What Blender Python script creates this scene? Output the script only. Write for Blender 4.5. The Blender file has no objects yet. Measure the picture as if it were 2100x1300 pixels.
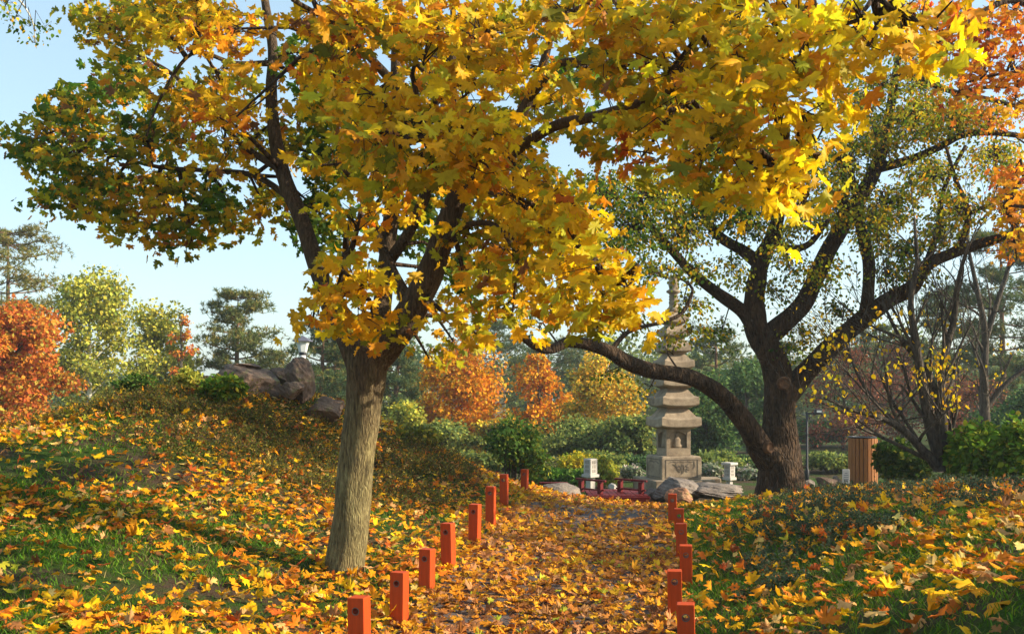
import bpy, bmesh, math, random
import numpy as np
from mathutils import Vector, Matrix
R = math.radians
scene = bpy.context.scene
rng = np.random.default_rng(7); random.seed(7)

# ------------------------------------------------------------------ camera, sky, sun, exposure
EYE, F = 1.56, 2100.0
cam = bpy.data.cameras.new('camera'); co = bpy.data.objects.new('camera', cam)
scene.collection.objects.link(co); scene.camera = co
cam.lens = 36; cam.sensor_width = 36; cam.shift_y = 159/2100
cam.clip_end = 2000; cam.clip_start = 0.05
co.location = (0, 0, EYE); co.rotation_euler = (R(90), 0, 0)
SUN_EL, SUN_AZ = 26.0, 95.0            # azimuth clockwise from the view direction (+Y)
sd = Vector((math.sin(R(SUN_AZ))*math.cos(R(SUN_EL)), math.cos(R(SUN_AZ))*math.cos(R(SUN_EL)), math.sin(R(SUN_EL))))
world = bpy.data.worlds.new('World'); scene.world = world; world.use_nodes = True
wn = world.node_tree; sky = wn.nodes.new('ShaderNodeTexSky'); sky.sky_type = 'NISHITA'
sky.sun_disc = False; sky.sun_elevation = R(SUN_EL); sky.sun_rotation = R(SUN_AZ)
sky.air_density = 1.0; sky.dust_density = 1.5; sky.ozone_density = 1.2
wn.nodes['Background'].inputs[1].default_value = 0.085
ad_ = wn.nodes.new('ShaderNodeMix'); ad_.data_type = 'RGBA'; ad_.blend_type = 'ADD'; ad_.inputs[0].default_value = 1
ad_.inputs[7].default_value = (1.75, 2.45, 2.6, 1)           # thin bright morning haze over the blue
wn.links.new(sky.outputs[0], ad_.inputs[6]); wn.links.new(ad_.outputs[2], wn.nodes['Background'].inputs[0])
sl = bpy.data.lights.new('sun', 'SUN'); sl.energy = 5.0; sl.angle = R(0.5); sl.color = (1, .86, .66)
so = bpy.data.objects.new('sun', sl); scene.collection.objects.link(so)
so.rotation_euler = sd.to_track_quat('Z', 'Y').to_euler()
vs = scene.view_settings; vs.view_transform = 'Standard'; vs.look = 'None'; vs.exposure = 0.95; vs.gamma = 1
scene.cycles.max_bounces = 8; scene.cycles.transmission_bounces = 4; scene.cycles.transparent_max_bounces = 8

# ------------------------------------------------------------------ helpers
C = scene.collection
def P(px, py, d):                        # a picture position of the 2100x1300 photo at distance d
    return np.array([(px-1050)/F*d, d, EYE+(809-py)/F*d])
def tag(o, label=None, cat=None, group=None, kind=None):
    if label: o['label'] = label
    if cat: o['category'] = cat
    if group: o['group'] = group
    if kind: o['kind'] = kind
    return o
def thing(name, label, cat, loc=(0, 0, 0), rz=0, group=None):
    o = bpy.data.objects.new(name, None); C.objects.link(o); o.empty_display_size = .2
    o.location = tuple(float(v) for v in loc); o.rotation_euler = (0, 0, rz)
    return tag(o, label, cat, group)
def link(name, me, mat, parent=None):
    o = bpy.data.objects.new(name, me); C.objects.link(o)
    if mat: me.materials.append(mat)
    if parent: o.parent = parent
    return o
def npmesh(name, V, T, mat, parent=None, col=None, smooth=False, origin=None):
    V = np.asarray(V, np.float32); T = np.asarray(T, np.int32)
    if origin is not None: V = V - np.asarray(origin, np.float32)
    me = bpy.data.meshes.new(name); k = T.shape[1]
    me.vertices.add(len(V)); me.vertices.foreach_set('co', V.ravel())
    me.loops.add(T.size); me.loops.foreach_set('vertex_index', T.ravel())
    me.polygons.add(len(T)); me.polygons.foreach_set('loop_start', np.arange(0, T.size, k, dtype=np.int32))
    me.update(calc_edges=True)
    if smooth: me.polygons.foreach_set('use_smooth', np.ones(len(T), bool))
    if col is not None:
        a = me.color_attributes.new('col', 'FLOAT_COLOR', 'POINT')
        c = np.ones((len(V), 4), np.float32); c[:, :3] = col; a.data.foreach_set('color', c.ravel())
    return link(name, me, mat, parent)
def bmobj(name, bm, mat, parent=None, smooth=False, bevel=0):
    me = bpy.data.meshes.new(name)
    if smooth:
        for f in bm.faces: f.smooth = True
    bmesh.ops.recalc_face_normals(bm, faces=bm.faces)
    bm.to_mesh(me); bm.free(); o = link(name, me, mat, parent)
    if bevel:
        m = o.modifiers.new('b', 'BEVEL'); m.width = bevel; m.segments = 2; m.limit_method = 'ANGLE'
    return o
def box(bm, c, s, rz=0, taper=1.0, rot=None):
    M = Matrix.Translation(c) @ (rot.to_matrix().to_4x4() if rot else Matrix.Rotation(rz, 4, 'Z'))
    vs = []
    for z in (-.5, .5):
        k = taper if z > 0 else 1
        for x, y in ((-.5, -.5), (.5, -.5), (.5, .5), (-.5, .5)):
            vs.append(bm.verts.new(M @ Vector((x*s[0]*k, y*s[1]*k, z*s[2]))))
    for f in ((0, 3, 2, 1), (4, 5, 6, 7), (0, 1, 5, 4), (1, 2, 6, 5), (2, 3, 7, 6), (3, 0, 4, 7)):
        bm.faces.new([vs[i] for i in f])
def lathe(bm, prof, n=16, c=(0, 0, 0), square=False, rot=0):
    rings = []
    for r, z in prof:
        ring = []
        for i in range(n):
            a = rot+2*math.pi*i/n
            ring.append(bm.verts.new((c[0]+r*math.cos(a), c[1]+r*math.sin(a), c[2]+z)))
        rings.append(ring)
    for a, b in zip(rings, rings[1:]):
        for i in range(n): bm.faces.new((a[i], a[(i+1) % n], b[(i+1) % n], b[i]))
    bm.faces.new(rings[0][::-1]); bm.faces.new(rings[-1])
def vnoise(x, y, s=1.0, seed=0):
    r = np.random.default_rng(seed+100); v = 0
    for k in range(7):
        a = r.uniform(0, 2*math.pi); f = s*r.uniform(.6, 1.9); p = r.uniform(0, 6.28); q = r.uniform(0, 6.28)
        v = v+np.sin((x*math.cos(a)+y*math.sin(a))*f+p+1.3*np.sin((y*math.cos(a)-x*math.sin(a))*f*.6+q))
    return v/7**.5/.7071/1.6
def unit(v): return v/np.maximum(np.linalg.norm(v, axis=-1, keepdims=True), 1e-9)

# ------------------------------------------------------------------ materials
def nodes(name):
    m = bpy.data.materials.new(name); m.use_nodes = True; n = m.node_tree
    return m, n, n.nodes['Principled BSDF'], n.nodes['Material Output']
def coord(n, scale, kind='Object'):
    tc = n.nodes.new('ShaderNodeTexCoord'); mp = n.nodes.new('ShaderNodeMapping'); mp.inputs['Scale'].default_value = scale
    n.links.new(tc.outputs[kind], mp.inputs[0]); return mp.outputs[0]
def noise(n, vec, scale, detail=5, rough=.6, dist=0):
    t = n.nodes.new('ShaderNodeTexNoise'); t.inputs['Scale'].default_value = scale; t.inputs['Detail'].default_value = detail
    t.inputs['Roughness'].default_value = rough; t.inputs['Distortion'].default_value = dist
    n.links.new(vec, t.inputs['Vector']); return t.outputs['Fac']
def ramp(n, fac, stops):
    r = n.nodes.new('ShaderNodeValToRGB'); e = r.color_ramp.elements
    while len(e) < len(stops): e.new(.5)
    for k, (p, c) in enumerate(stops): e[k].position = p; e[k].color = (*c, 1)
    n.links.new(fac, r.inputs[0]); return r.outputs[0]
def bump(n, h, bsdf, s=.4, d=.02):
    b = n.nodes.new('ShaderNodeBump'); b.inputs['Strength'].default_value = s; b.inputs['Distance'].default_value = d
    n.links.new(h, b.inputs['Height']); n.links.new(b.outputs[0], bsdf.inputs['Normal']); return b
def mix(n, a, b, fac, mode='MIX'):
    m = n.nodes.new('ShaderNodeMix'); m.data_type = 'RGBA'; m.blend_type = mode
    for s, v in ((m.inputs[0], fac), (m.inputs[6], a), (m.inputs[7], b)):
        if hasattr(v, 'links'): n.links.new(v, s)
        else: s.default_value = v if not isinstance(v, tuple) else (*v, 1)
    return m.outputs[2]
def leafmat(name, trans=.45, rough=.45, spec=.3):
    m, n, b, out = nodes(name)
    a = n.nodes.new('ShaderNodeAttribute'); a.attribute_name = 'col'
    nz = noise(n, coord(n, (1, 1, 1)), 55, 3)
    c = mix(n, a.outputs['Color'], ramp(n, nz, [(.3, (.72, .66, .6)), (.6, (1, 1, 1))]), .5, 'MULTIPLY')
    n.links.new(c, b.inputs['Base Color']); b.inputs['Roughness'].default_value = rough
    b.inputs['Specular IOR Level'].default_value = spec
    t = n.nodes.new('ShaderNodeBsdfTranslucent')
    g = n.nodes.new('ShaderNodeGamma'); g.inputs[1].default_value = 1.0; n.links.new(c, g.inputs[0]); n.links.new(g.outputs[0], t.inputs[0])
    mx = n.nodes.new('ShaderNodeMixShader'); mx.inputs[0].default_value = trans
    n.links.new(b.outputs[0], mx.inputs[1]); n.links.new(t.outputs[0], mx.inputs[2]); n.links.new(mx.outputs[0], out.inputs[0])
    return m
M_leaf = leafmat('maple_leaf', .5, .55, .18)
M_small = leafmat('small_leaf', .4, .65, .12)
M_far = leafmat('far_foliage', .3, .7, .1)
M_fallen = leafmat('fallen_leaf', .25, .7, .12)
M_grass = leafmat('grass_blade', .35, .55, .2)
def barkmat(name, c1, c2, c3, sxy=26, sz=5, strength=.9, dist=.02, lichen=None):
    m, n, b, out = nodes(name)
    v = coord(n, (sxy, sxy, sz)); f = noise(n, v, 1.2, 6, .65, .8)
    vo = n.nodes.new('ShaderNodeTexVoronoi'); vo.feature = 'DISTANCE_TO_EDGE'; vo.inputs['Scale'].default_value = 1.6
    n.links.new(v, vo.inputs['Vector'])
    col = ramp(n, f, [(.3, c1), (.5, c2), (.72, c3)])
    if lichen:                               # paler lichen and sunlit tone low on the stem; crown shade painted darker above
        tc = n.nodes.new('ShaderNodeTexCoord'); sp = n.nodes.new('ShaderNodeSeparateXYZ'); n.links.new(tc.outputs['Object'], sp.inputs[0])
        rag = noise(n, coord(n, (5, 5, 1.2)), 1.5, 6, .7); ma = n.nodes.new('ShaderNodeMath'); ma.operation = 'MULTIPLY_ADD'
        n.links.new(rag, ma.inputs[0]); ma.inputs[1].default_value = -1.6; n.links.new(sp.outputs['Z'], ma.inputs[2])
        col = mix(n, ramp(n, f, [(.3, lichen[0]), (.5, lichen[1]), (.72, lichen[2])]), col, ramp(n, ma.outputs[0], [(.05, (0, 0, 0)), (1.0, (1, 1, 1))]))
    big = noise(n, coord(n, (1, 1, 1)), 2.2, 4)
    col = mix(n, col, ramp(n, big, [(.35, (.6, .62, .5)), (.65, (1.1, 1.05, .9))]), .6, 'MULTIPLY')
    n.links.new(col, b.inputs['Base Color']); b.inputs['Roughness'].default_value = .9; b.inputs['Specular IOR Level'].default_value = .15
    ad = n.nodes.new('ShaderNodeMath'); ad.operation = 'MULTIPLY_ADD'
    mn = n.nodes.new('ShaderNodeMath'); mn.operation = 'MINIMUM'; mn.inputs[1].default_value = .25; n.links.new(vo.outputs['Distance'], mn.inputs[0])
    n.links.new(mn.outputs[0], ad.inputs[0]); ad.inputs[1].default_value = 2.5; n.links.new(f, ad.inputs[2])
    bump(n, ad.outputs[0], b, strength, dist); return m
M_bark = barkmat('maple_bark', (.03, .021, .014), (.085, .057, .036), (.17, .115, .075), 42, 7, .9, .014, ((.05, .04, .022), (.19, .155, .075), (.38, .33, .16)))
M_bark2 = barkmat('old_dark_bark', (.025, .017, .012), (.065, .042, .028), (.14, .085, .05), 14, 4, 1.0, .04)
M_bark3 = barkmat('grey_bark', (.035, .03, .028), (.08, .068, .06), (.16, .13, .10), 20, 5, .6, .02)
M_pinebark = barkmat('pine_bark', (.08, .045, .03), (.18, .1, .06), (.28, .17, .1), 5, 2, .6, .05)
M_birch = barkmat('birch_bark', (.18, .16, .14), (.6, .57, .5), (.75, .72, .66), 3, 6, .3, .01)
def stonemat(name, c1, c2, c3, scale=3.5, bs=.6, bd=.03, lichen=None):
    m, n, b, out = nodes(name); v = coord(n, (1, 1, 1))
    f = noise(n, v, scale, 9, .68); g = noise(n, v, scale*9, 5, .7)
    col = ramp(n, f, [(.3, c1), (.5, c2), (.7, c3)])
    col = mix(n, col, ramp(n, g, [(.3, (.6, .6, .6)), (.7, (1.1, 1.1, 1.1))]), .5, 'MULTIPLY')
    if lichen:
        l = noise(n, v, scale*1.7, 6, .75, .5); msk = ramp(n, l, [(.56, (0, 0, 0)), (.64, (1, 1, 1))])
        col = mix(n, col, lichen, msk)
    n.links.new(col, b.inputs['Base Color']); b.inputs['Roughness'].default_value = .92; b.inputs['Specular IOR Level'].default_value = .2
    ad = n.nodes.new('ShaderNodeMath'); ad.operation = 'MULTIPLY_ADD'; n.links.new(g, ad.inputs[0]); ad.inputs[1].default_value = .25; n.links.new(f, ad.inputs[2])
    bump(n, ad.outputs[0], b, bs, bd); return m
M_pag = stonemat('pagoda_granite', (.15, .115, .08), (.28, .215, .145), (.40, .32, .22), 4, .5, .02)
M_pagdk = stonemat('carved_recess_stone', (.10, .08, .06), (.16, .13, .10), (.22, .18, .14), 5, .4, .01)
M_lant = stonemat('pale_granite', (.42, .38, .34), (.52, .48, .43), (.62, .57, .51), 6, .2, .005)
M_rock = stonemat('brown_rock', (.06, .04, .03), (.14, .095, .07), (.25, .17, .12), 2.2, .9, .06, (.16, .15, .06))
M_rock2 = stonemat('grey_rock', (.09, .075, .065), (.19, .155, .13), (.28, .235, .19), 2.5, .8, .05)
M_rock3 = stonemat('rusty_rock', (.18, .08, .045), (.36, .18, .10), (.46, .27, .16), 4, .8, .04, (.3, .28, .08))
def plain(name, c, rough=.5, metal=0, var=.25, scale=12, bs=.15, spec=.4):
    m, n, b, out = nodes(name); v = coord(n, (1, 1, 1)); f = noise(n, v, scale, 6, .7)
    col = ramp(n, f, [(.25, tuple(k*(1-var) for k in c)), (.75, tuple(min(1, k*(1+var*.6)) for k in c))])
    n.links.new(col, b.inputs['Base Color']); b.inputs['Roughness'].default_value = rough; b.inputs['Metallic'].default_value = metal
    b.inputs['Specular IOR Level'].default_value = spec
    bump(n, f, b, bs, .004); return m
def woodpaint(name, c, worn):
    m, n, b, out = nodes(name); v = coord(n, (40, 40, 3)); f = noise(n, v, 1.5, 6, .7, .4)
    w = noise(n, coord(n, (1, 1, .5)), 9, 6, .75)
    col = ramp(n, f, [(.25, tuple(k*.7 for k in c)), (.6, c)])
    col = mix(n, col, worn, ramp(n, w, [(.54, (0, 0, 0)), (.66, (.85, .85, .85))]))
    n.links.new(col, b.inputs['Base Color']); b.inputs['Roughness'].default_value = .65; b.inputs['Specular IOR Level'].default_value = .2
    bump(n, f, b, .5, .003); return m
M_post = woodpaint('orange_red_painted_wood', (.50, .06, .006), (.30, .045, .012))
M_red = woodpaint('dark_red_lacquer', (.13, .007, .007), (.09, .02, .014))
M_bin = woodpaint('orange_brown_slats', (.33, .135, .04), (.22, .09, .04))
M_steel = plain('dull_steel', (.14, .12, .10), .4, .9, .3, 60)
M_dark = plain('dark_metal', (.025, .027, .032), .5, .3)
M_hole = plain('dark_bore', (.02, .015, .01), .9)
M_white = plain('white_paint', (.72, .70, .66), .5, 0, .1)
M_shade = plain('frosted_lamp_glass', (.62, .66, .66), .25, 0, .06)
M_cream = plain('cream_plaster', (.62, .53, .36), .85, 0, .12, 3)
M_roof = plain('brown_roof', (.14, .08, .06), .8)
M_print = plain('grey_print', (.25, .27, .3), .6)
M_knot = stonemat('cut_wood', (.06, .032, .02), (.14, .075, .04), (.24, .14, .075), 14, .5, .01)

# ------------------------------------------------------------------ ground height
ctl = [  # px, py, distance
 (0,1300,5.5),(-300,1300,5.2),(300,1300,5.8),(0,1100,8),(-300,1080,8),(350,1110,8.3),(350,950,10.7),(0,950,10),(-300,960,9.5),
 (0,892,12),(150,850,13),(300,808,13.6),(430,786,14),(560,800,14.4),(700,830,15),(850,900,16),(980,962,17),(-300,930,11.5),
 (650,950,13),(620,1050,10.8),(705,1185,8.7),(560,1200,8.1),(560,1290,6.6),(450,870,12.4),(200,880,11.8),(820,990,13.6),(850,1080,11.4)]
cp = [tuple(P(*c)) for c in ctl]
cp += [(-.9,5.8,.02),(-.77,7,0),(-.7,8.1,.0),(-.55,8.9,.04),(-.38,10.3,.07),(-.24,11.7,.08),(-.1,13.6,.09),(.19,16,.0),(1.02,5.9,-.03),(1.15,7.2,-.03),
       (1.4,8.3,-.02),(1.57,9.5,-.01),(1.77,10.9,-.02),(1.92,12.3,-.02),(.3,5,-.03),(.4,8,-.04),(.7,12.5,-.07),(1.4,16,-.22),(1.6,17.2,-.30),
       (0,0,0),(0,2.5,-.02),(.4,-4,0),(-3,0,.1),(-3,3,.2),(-6,-3,.2),(-1.3,3.5,.05),(.9,3.5,.05)]
for c in [(2040,1200,3.2),(1700,1262,4.6),(2100,1085,6),(1950,1030,9),(2100,1000,11),(1850,1005,14),(1500,1290,6),(1550,1120,9.2),(1750,1060,9),
          (1740,1016,13),(1600,1025,15),(2300,1120,4.5),(2400,995,9),(2300,1000,13),(1520,1030,13.5),(1480,1060,11.4)]: cp.append(tuple(P(*c)))
cp += [(3,0,1.0),(2.2,1.5,.95),(6,0,1.2),(7,6,1.2),(9,12,.6),(5,-4,1)]
for x in (-9,-5,-2,1,4,8,13,-14): cp.append((x, 22.5, -.48))
for x in (-5,-1,2,5): cp.append((x, 19.3, (-.42 if x > 0 else .1) if x > -3 else .6))
for x in (-14,-6,2,8,14): cp += [(x, 30, -.5)]
cp += [(-8,17,.3),(-5,17.3,.8),(-12,14,.5),(-14,8,.7),(-14,0,.3),(14,0,1.0),(14,8,.8),(14,16,.2),(8,18,-.1),(-3,19,.7)]
cp = np.array(cp)
def U(r2): return np.where(r2 > 0, r2*np.log(np.maximum(r2, 1e-12))*.5, 0)
n_ = len(cp); D2 = ((cp[:, None, :2]-cp[None, :, :2])**2).sum(-1)
K = U(D2)+np.eye(n_)*.6; Pm = np.c_[np.ones(n_), cp[:, :2]]
A = np.zeros((n_+3, n_+3)); A[:n_, :n_] = K; A[:n_, n_:] = Pm; A[n_:, :n_] = Pm.T
W = np.linalg.solve(A, np.r_[cp[:, 2], 0, 0, 0])
def H(x, y):
    x = np.atleast_1d(np.asarray(x, float)); y = np.atleast_1d(np.asarray(y, float)); out = np.empty(x.shape)
    xf, yf = x.ravel(), y.ravel(); o = np.empty(len(xf))
    xc, yc = np.clip(xf, -15, 15), np.clip(yf, -5, 31)
    for i in range(0, len(xf), 20000):
        s = slice(i, i+20000); r2 = (xc[s, None]-cp[None, :, 0])**2+(yc[s, None]-cp[None, :, 1])**2
        o[s] = U(r2) @ W[:n_]+W[n_]+W[n_+1]*xc[s]+W[n_+2]*yc[s]
    o += .018*vnoise(xf, yf, 1.6, 3)*np.clip((18-yf)/4, 0, 1)
    t = np.clip((yf-23)/5, 0, 1); t = t*t*(3-2*t)
    t2 = np.clip((np.abs(xf)-13)/10, 0, 1)*np.clip((yf-8)/6, 0, 1); t = np.maximum(t, t2)
    o = o*(1-t)-.5*t
    return o.reshape(x.shape)
def h1(x, y): return float(H(x, y)[0])
def gz(px, d):                             # ground point under a picture column at distance d
    x = (px-1050)/F*d; return np.array([x, d, h1(x, d)])
PL = np.array([(-1.0,-4),(-1.0,5),(-.8,7),(-.5,9),(-.25,11.5),(0,13.6),(.45,16),(.9,18)])
PR = np.array([(.85,-4),(1.0,5.9),(1.15,7.2),(1.55,9.5),(1.9,12.3),(2.3,15),(2.5,18)])
def path_lr(y): return np.interp(y, PL[:, 1], PL[:, 0]), np.interp(y, PR[:, 1], PR[:, 0])

def grid(name, xs, ys, mat, dz=0, kind='structure'):
    X, Y = np.meshgrid(xs, ys); Z = H(X, Y)+dz; nx, ny = len(xs), len(ys)
    i = (np.arange(ny-1)[:, None]*nx+np.arange(nx-1)[None]).ravel()
    o = npmesh(name, np.c_[X.ravel(), Y.ravel(), Z.ravel()], np.c_[i, i+1, i+nx+1, i+nx], mat, smooth=True)
    o['kind'] = kind; return o
def groundmat():
    m, n, b, out = nodes('lawn_soil'); v = coord(n, (1, 1, 1))
    f = noise(n, v, 1.1, 6, .65); g = noise(n, v, 45, 4, .7)
    soil = ramp(n, g, [(.3, (.035, .022, .014)), (.7, (.10, .065, .04))])
    grass = ramp(n, g, [(.3, (.018, .042, .004)), (.7, (.05, .10, .010))])
    col = mix(n, soil, grass, ramp(n, f, [(.42, (0, 0, 0)), (.56, (1, 1, 1))]))
    n.links.new(col, b.inputs['Base Color']); b.inputs['Roughness'].default_value = 1; b.inputs['Specular IOR Level'].default_value = .1
    bump(n, g, b, .9, .04); return m
def pathmat():
    m, n, b, out = nodes('worn_asphalt'); v = coord(n, (1, 1, 1))
    f = noise(n, v, 1.5, 6, .65); g = noise(n, v, 120, 4, .8)
    col = ramp(n, g, [(.3, (.045, .036, .036)), (.7, (.12, .095, .09))])
    col = mix(n, col, (.10, .06, .035), ramp(n, f, [(.45, (0, 0, 0)), (.65, (.8, .8, .8))]))
    n.links.new(col, b.inputs['Base Color']); b.inputs['Roughness'].default_value = .95
    bump(n, g, b, .6, .01); return m
xs = np.r_[[-300,-150,-80,-40,-25,-18], np.arange(-15, 15.01, .15), [18,25,40,80,150,300]]
ys = np.r_[[-60,-20,-8], np.arange(-5, 30.01, .15), [33,38,46,60,90,150,300]]
grid('ground', xs, ys, groundmat())
yy = np.arange(-4, 17.81, .12); L_, R_ = path_lr(yy); tt = np.linspace(0, 1, 22)
X = L_[:, None]*(1-tt)+R_[:, None]*tt+.06*vnoise(L_[:, None]*0+tt*3, yy[:, None]+tt*0, 2.5, 9)*np.where(np.abs(tt-.5) > .45, 1, 0)
Y = np.repeat(yy[:, None], 22, 1); Z = H(X, Y)+.012
i = (np.arange(len(yy)-1)[:, None]*22+np.arange(21)[None]).ravel()
npmesh('path', np.c_[X.ravel(), Y.ravel(), Z.ravel()], np.c_[i, i+1, i+23, i+22], pathmat(), smooth=True)['kind'] = 'structure'

# ------------------------------------------------------------------ leaves, twigs, limbs
_h = [(0,1.0),(.07,.84),(.19,.84),(.17,.70),(.22,.58),(.38,.68),(.42,.78),(.50,.72),(.66,.80),(.63,.62),(.76,.54),(.62,.46),(.50,.36),(.66,.31),(.84,.20),(.68,.10),(.52,-.02),(.30,.06),(.10,-.04)]
OUT_HI = np.array([(x, y) for x, y in _h]+[(-x, y) for x, y in _h[:0:-1]])
_l = [(0,1.0),(.15,.80),(.22,.60),(.60,.80),(.70,.56),(.50,.38),(.82,.20),(.5,.02),(.08,-.03)]
OUT_LO = np.array(_l+[(-x, y) for x, y in _l[:0:-1]])
OUT_OV = np.array([(0,1.0),(.22,.78),(.36,.45),(.27,.12),(0,0),(-.27,.12),(-.36,.45),(-.22,.78)])
OUT_Q = np.array([(0,1.0),(.42,.45),(0,0),(-.42,.45)])
def leaves(pos, tip, nrm, size, col, outline, curl=.5, colvar=.12):
    """leaf meshes: base at pos, pointing along tip, face normal nrm; returns V, T, col"""
    n = len(pos); t = unit(tip); s = unit(np.cross(t, nrm)); nn = np.cross(s, t)
    o = outline; k = len(o)
    if k > 4:
        u = np.r_[[[0, .36]], o]; tri = np.array([(0, i+1, (i+1) % k+1) for i in range(k)])
    else:
        u = o; tri = np.array([(0, 1, 2), (0, 2, 3)])
    a = rng.normal(0, curl*.6, (n, 1)); b = rng.normal(-.15, curl*.5, (n, 1)); c = rng.normal(.1, curl*.45, (n, 1))
    wob = rng.normal(0, .05*(curl > 0), (n, len(u)))
    asp = rng.uniform(.82, 1.12, (n, 1))
    x = u[None, :, 0]*asp; y = u[None, :, 1]+0*x
    z = a*x*x+b*y*y+c*np.abs(x)+wob
    S = size[:, None, None]
    V = pos[:, None]+S*(x[..., None]*s[:, None]+y[..., None]*t[:, None]+z[..., None]*nn[:, None])
    T = (tri[None]+(np.arange(n)*len(u))[:, None, None]).reshape(-1, 3)
    rr = np.hypot(u[:, 0], u[:, 1]-.36)[None, :, None]
    cc = col[:, None, :]*(1+colvar*.5-colvar*rr*rng.uniform(-.5, 2, (n, 1, 1)))*rng.uniform(.92, 1.08, (n, len(u), 1))
    return V.reshape(-1, 3), T, np.clip(cc, 0, 1).reshape(-1, 3)
def twigs(a, m, b, r0, r1, sides=3):
    """thin bent twigs a->m->b, all at once"""
    n = len(a); ang = np.arange(sides)*2*math.pi/sides; V = []
    d = unit(b-a); u = unit(np.cross(d, np.array([.31, .17, .93]))); w = np.cross(d, u)
    ring = np.cos(ang)[None, :, None]*u[:, None]+np.sin(ang)[None, :, None]*w[:, None]
    r0 = np.broadcast_to(r0, (n,)); r1 = np.broadcast_to(r1, (n,))
    for p, r in ((a, r0), (m, (r0+r1)/2), (b, r1)): V.append(p[:, None]+ring*r[:, None, None])
    V = np.stack(V, 1).reshape(-1, 3); T = []
    for s in range(2):
        for i in range(sides):
            j = (i+1) % sides; q = [s*sides+i, s*sides+j, (s+1)*sides+j, (s+1)*sides+i]
            T += [(q[0], q[1], q[2]), (q[0], q[2], q[3])]
    T = (np.array(T)[None]+(np.arange(n)*3*sides)[:, None, None]).reshape(-1, 3)
    return V, T
class Geo:
    def __init__(s): s.V = []; s.T = []; s.c = []; s.n = 0
    def add(s, V, T, c=None):
        s.V.append(V); s.T.append(T+s.n); s.n += len(V)
        if c is not None: s.c.append(c)
    def build(s, name, mat, parent=None, smooth=False):
        if not s.V: return None
        return npmesh(name, np.concatenate(s.V), np.concatenate(s.T), mat, parent, np.concatenate(s.c) if s.c else None, smooth,
                      origin=parent.location if parent else None)
def catmull(p, n=6):
    p = np.asarray(p, float); q = np.r_[[2*p[0]-p[1]], p, [2*p[-1]-p[-2]]]; out = []
    for i in range(1, len(q)-2):
        for t in np.arange(n)/n:
            out.append(.5*((2*q[i])+(-q[i-1]+q[i+1])*t+(2*q[i-1]-5*q[i]+4*q[i+1]-q[i+2])*t*t+(-q[i-1]+3*q[i]-3*q[i+1]+q[i+2])*t**3))
    out.append(p[-1]); return np.array(out)
def limb(g, pts, sides=12, n=6, rough=.035, flare=0, seed=0):
    """pts rows x,y,z,r -> smooth tapered tube with lumps"""
    c = catmull(pts, n); p, r = c[:, :3], np.maximum(c[:, 3], .002); m = len(p)
    d = unit(np.gradient(p, axis=0)); u = np.cross(d[0], [.2, 1, .1]); u /= np.linalg.norm(u); V = []
    ang = np.arange(sides)*2*math.pi/sides; rs = np.random.default_rng(seed+m)
    ph = rs.uniform(0, 6.28, 6)
    for i in range(m):
        u = u-d[i]*np.dot(u, d[i]); u /= np.linalg.norm(u); w = np.cross(d[i], u)
        rr = r[i]*(1+rough*(np.sin(ang*3+ph[0]+i*.35)+.7*np.sin(ang*5+ph[1]-i*.5)+.6*np.sin(ang*2+i*.8+ph[2])))
        if flare: rr = rr*(1+flare*math.exp(-i/5)*(1+.5*np.sin(ang*4+ph[3])))
        V.append(p[i]+(np.cos(ang)*rr)[:, None]*u+(np.sin(ang)*rr)[:, None]*w)
    V = np.concatenate(V); k = sides; T = []
    for i in range(m-1):
        a = np.arange(k)+i*k; b = (np.arange(k)+1) % k+i*k
        T += [np.c_[a, b, b+k], np.c_[a, b+k, a+k]]
    T = np.concatenate(T); e = len(V)
    V = np.r_[V, [p[-1]+d[-1]*r[-1]*.4]]; a = np.arange(k)+(m-1)*k; b = (np.arange(k)+1) % k+(m-1)*k
    T = np.r_[T, np.c_[a, b, np.full(k, e)]]
    g.add(V, T); return p, r
def LP(rows):   # rows of px, py, d, width in px -> x y z r
    return [tuple(P(a, b, d))+(w/2/F*d,) for a, b, d, w in rows]
def pick(pal, n):
    w = np.array([p[0] for p in pal], float); c = np.array([p[1] for p in pal]); i = rng.choice(len(pal), n, p=w/w.sum())
    return c[i]*rng.uniform(.75, 1.2, (n, 1))*rng.uniform(.92, 1.08, (n, 3))
YEL=(.92,.62,.010); GOLD=(.84,.46,.008); AMB=(.76,.30,.012); ORG=(.66,.15,.012); RED=(.48,.06,.02); LIME=(.52,.48,.02); OLV=(.26,.28,.015); GRN=(.09,.19,.012); DGR=(.035,.09,.010); BRN=(.26,.11,.035); PALE=(.78,.52,.16); DKR=(.22,.04,.02)

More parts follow.
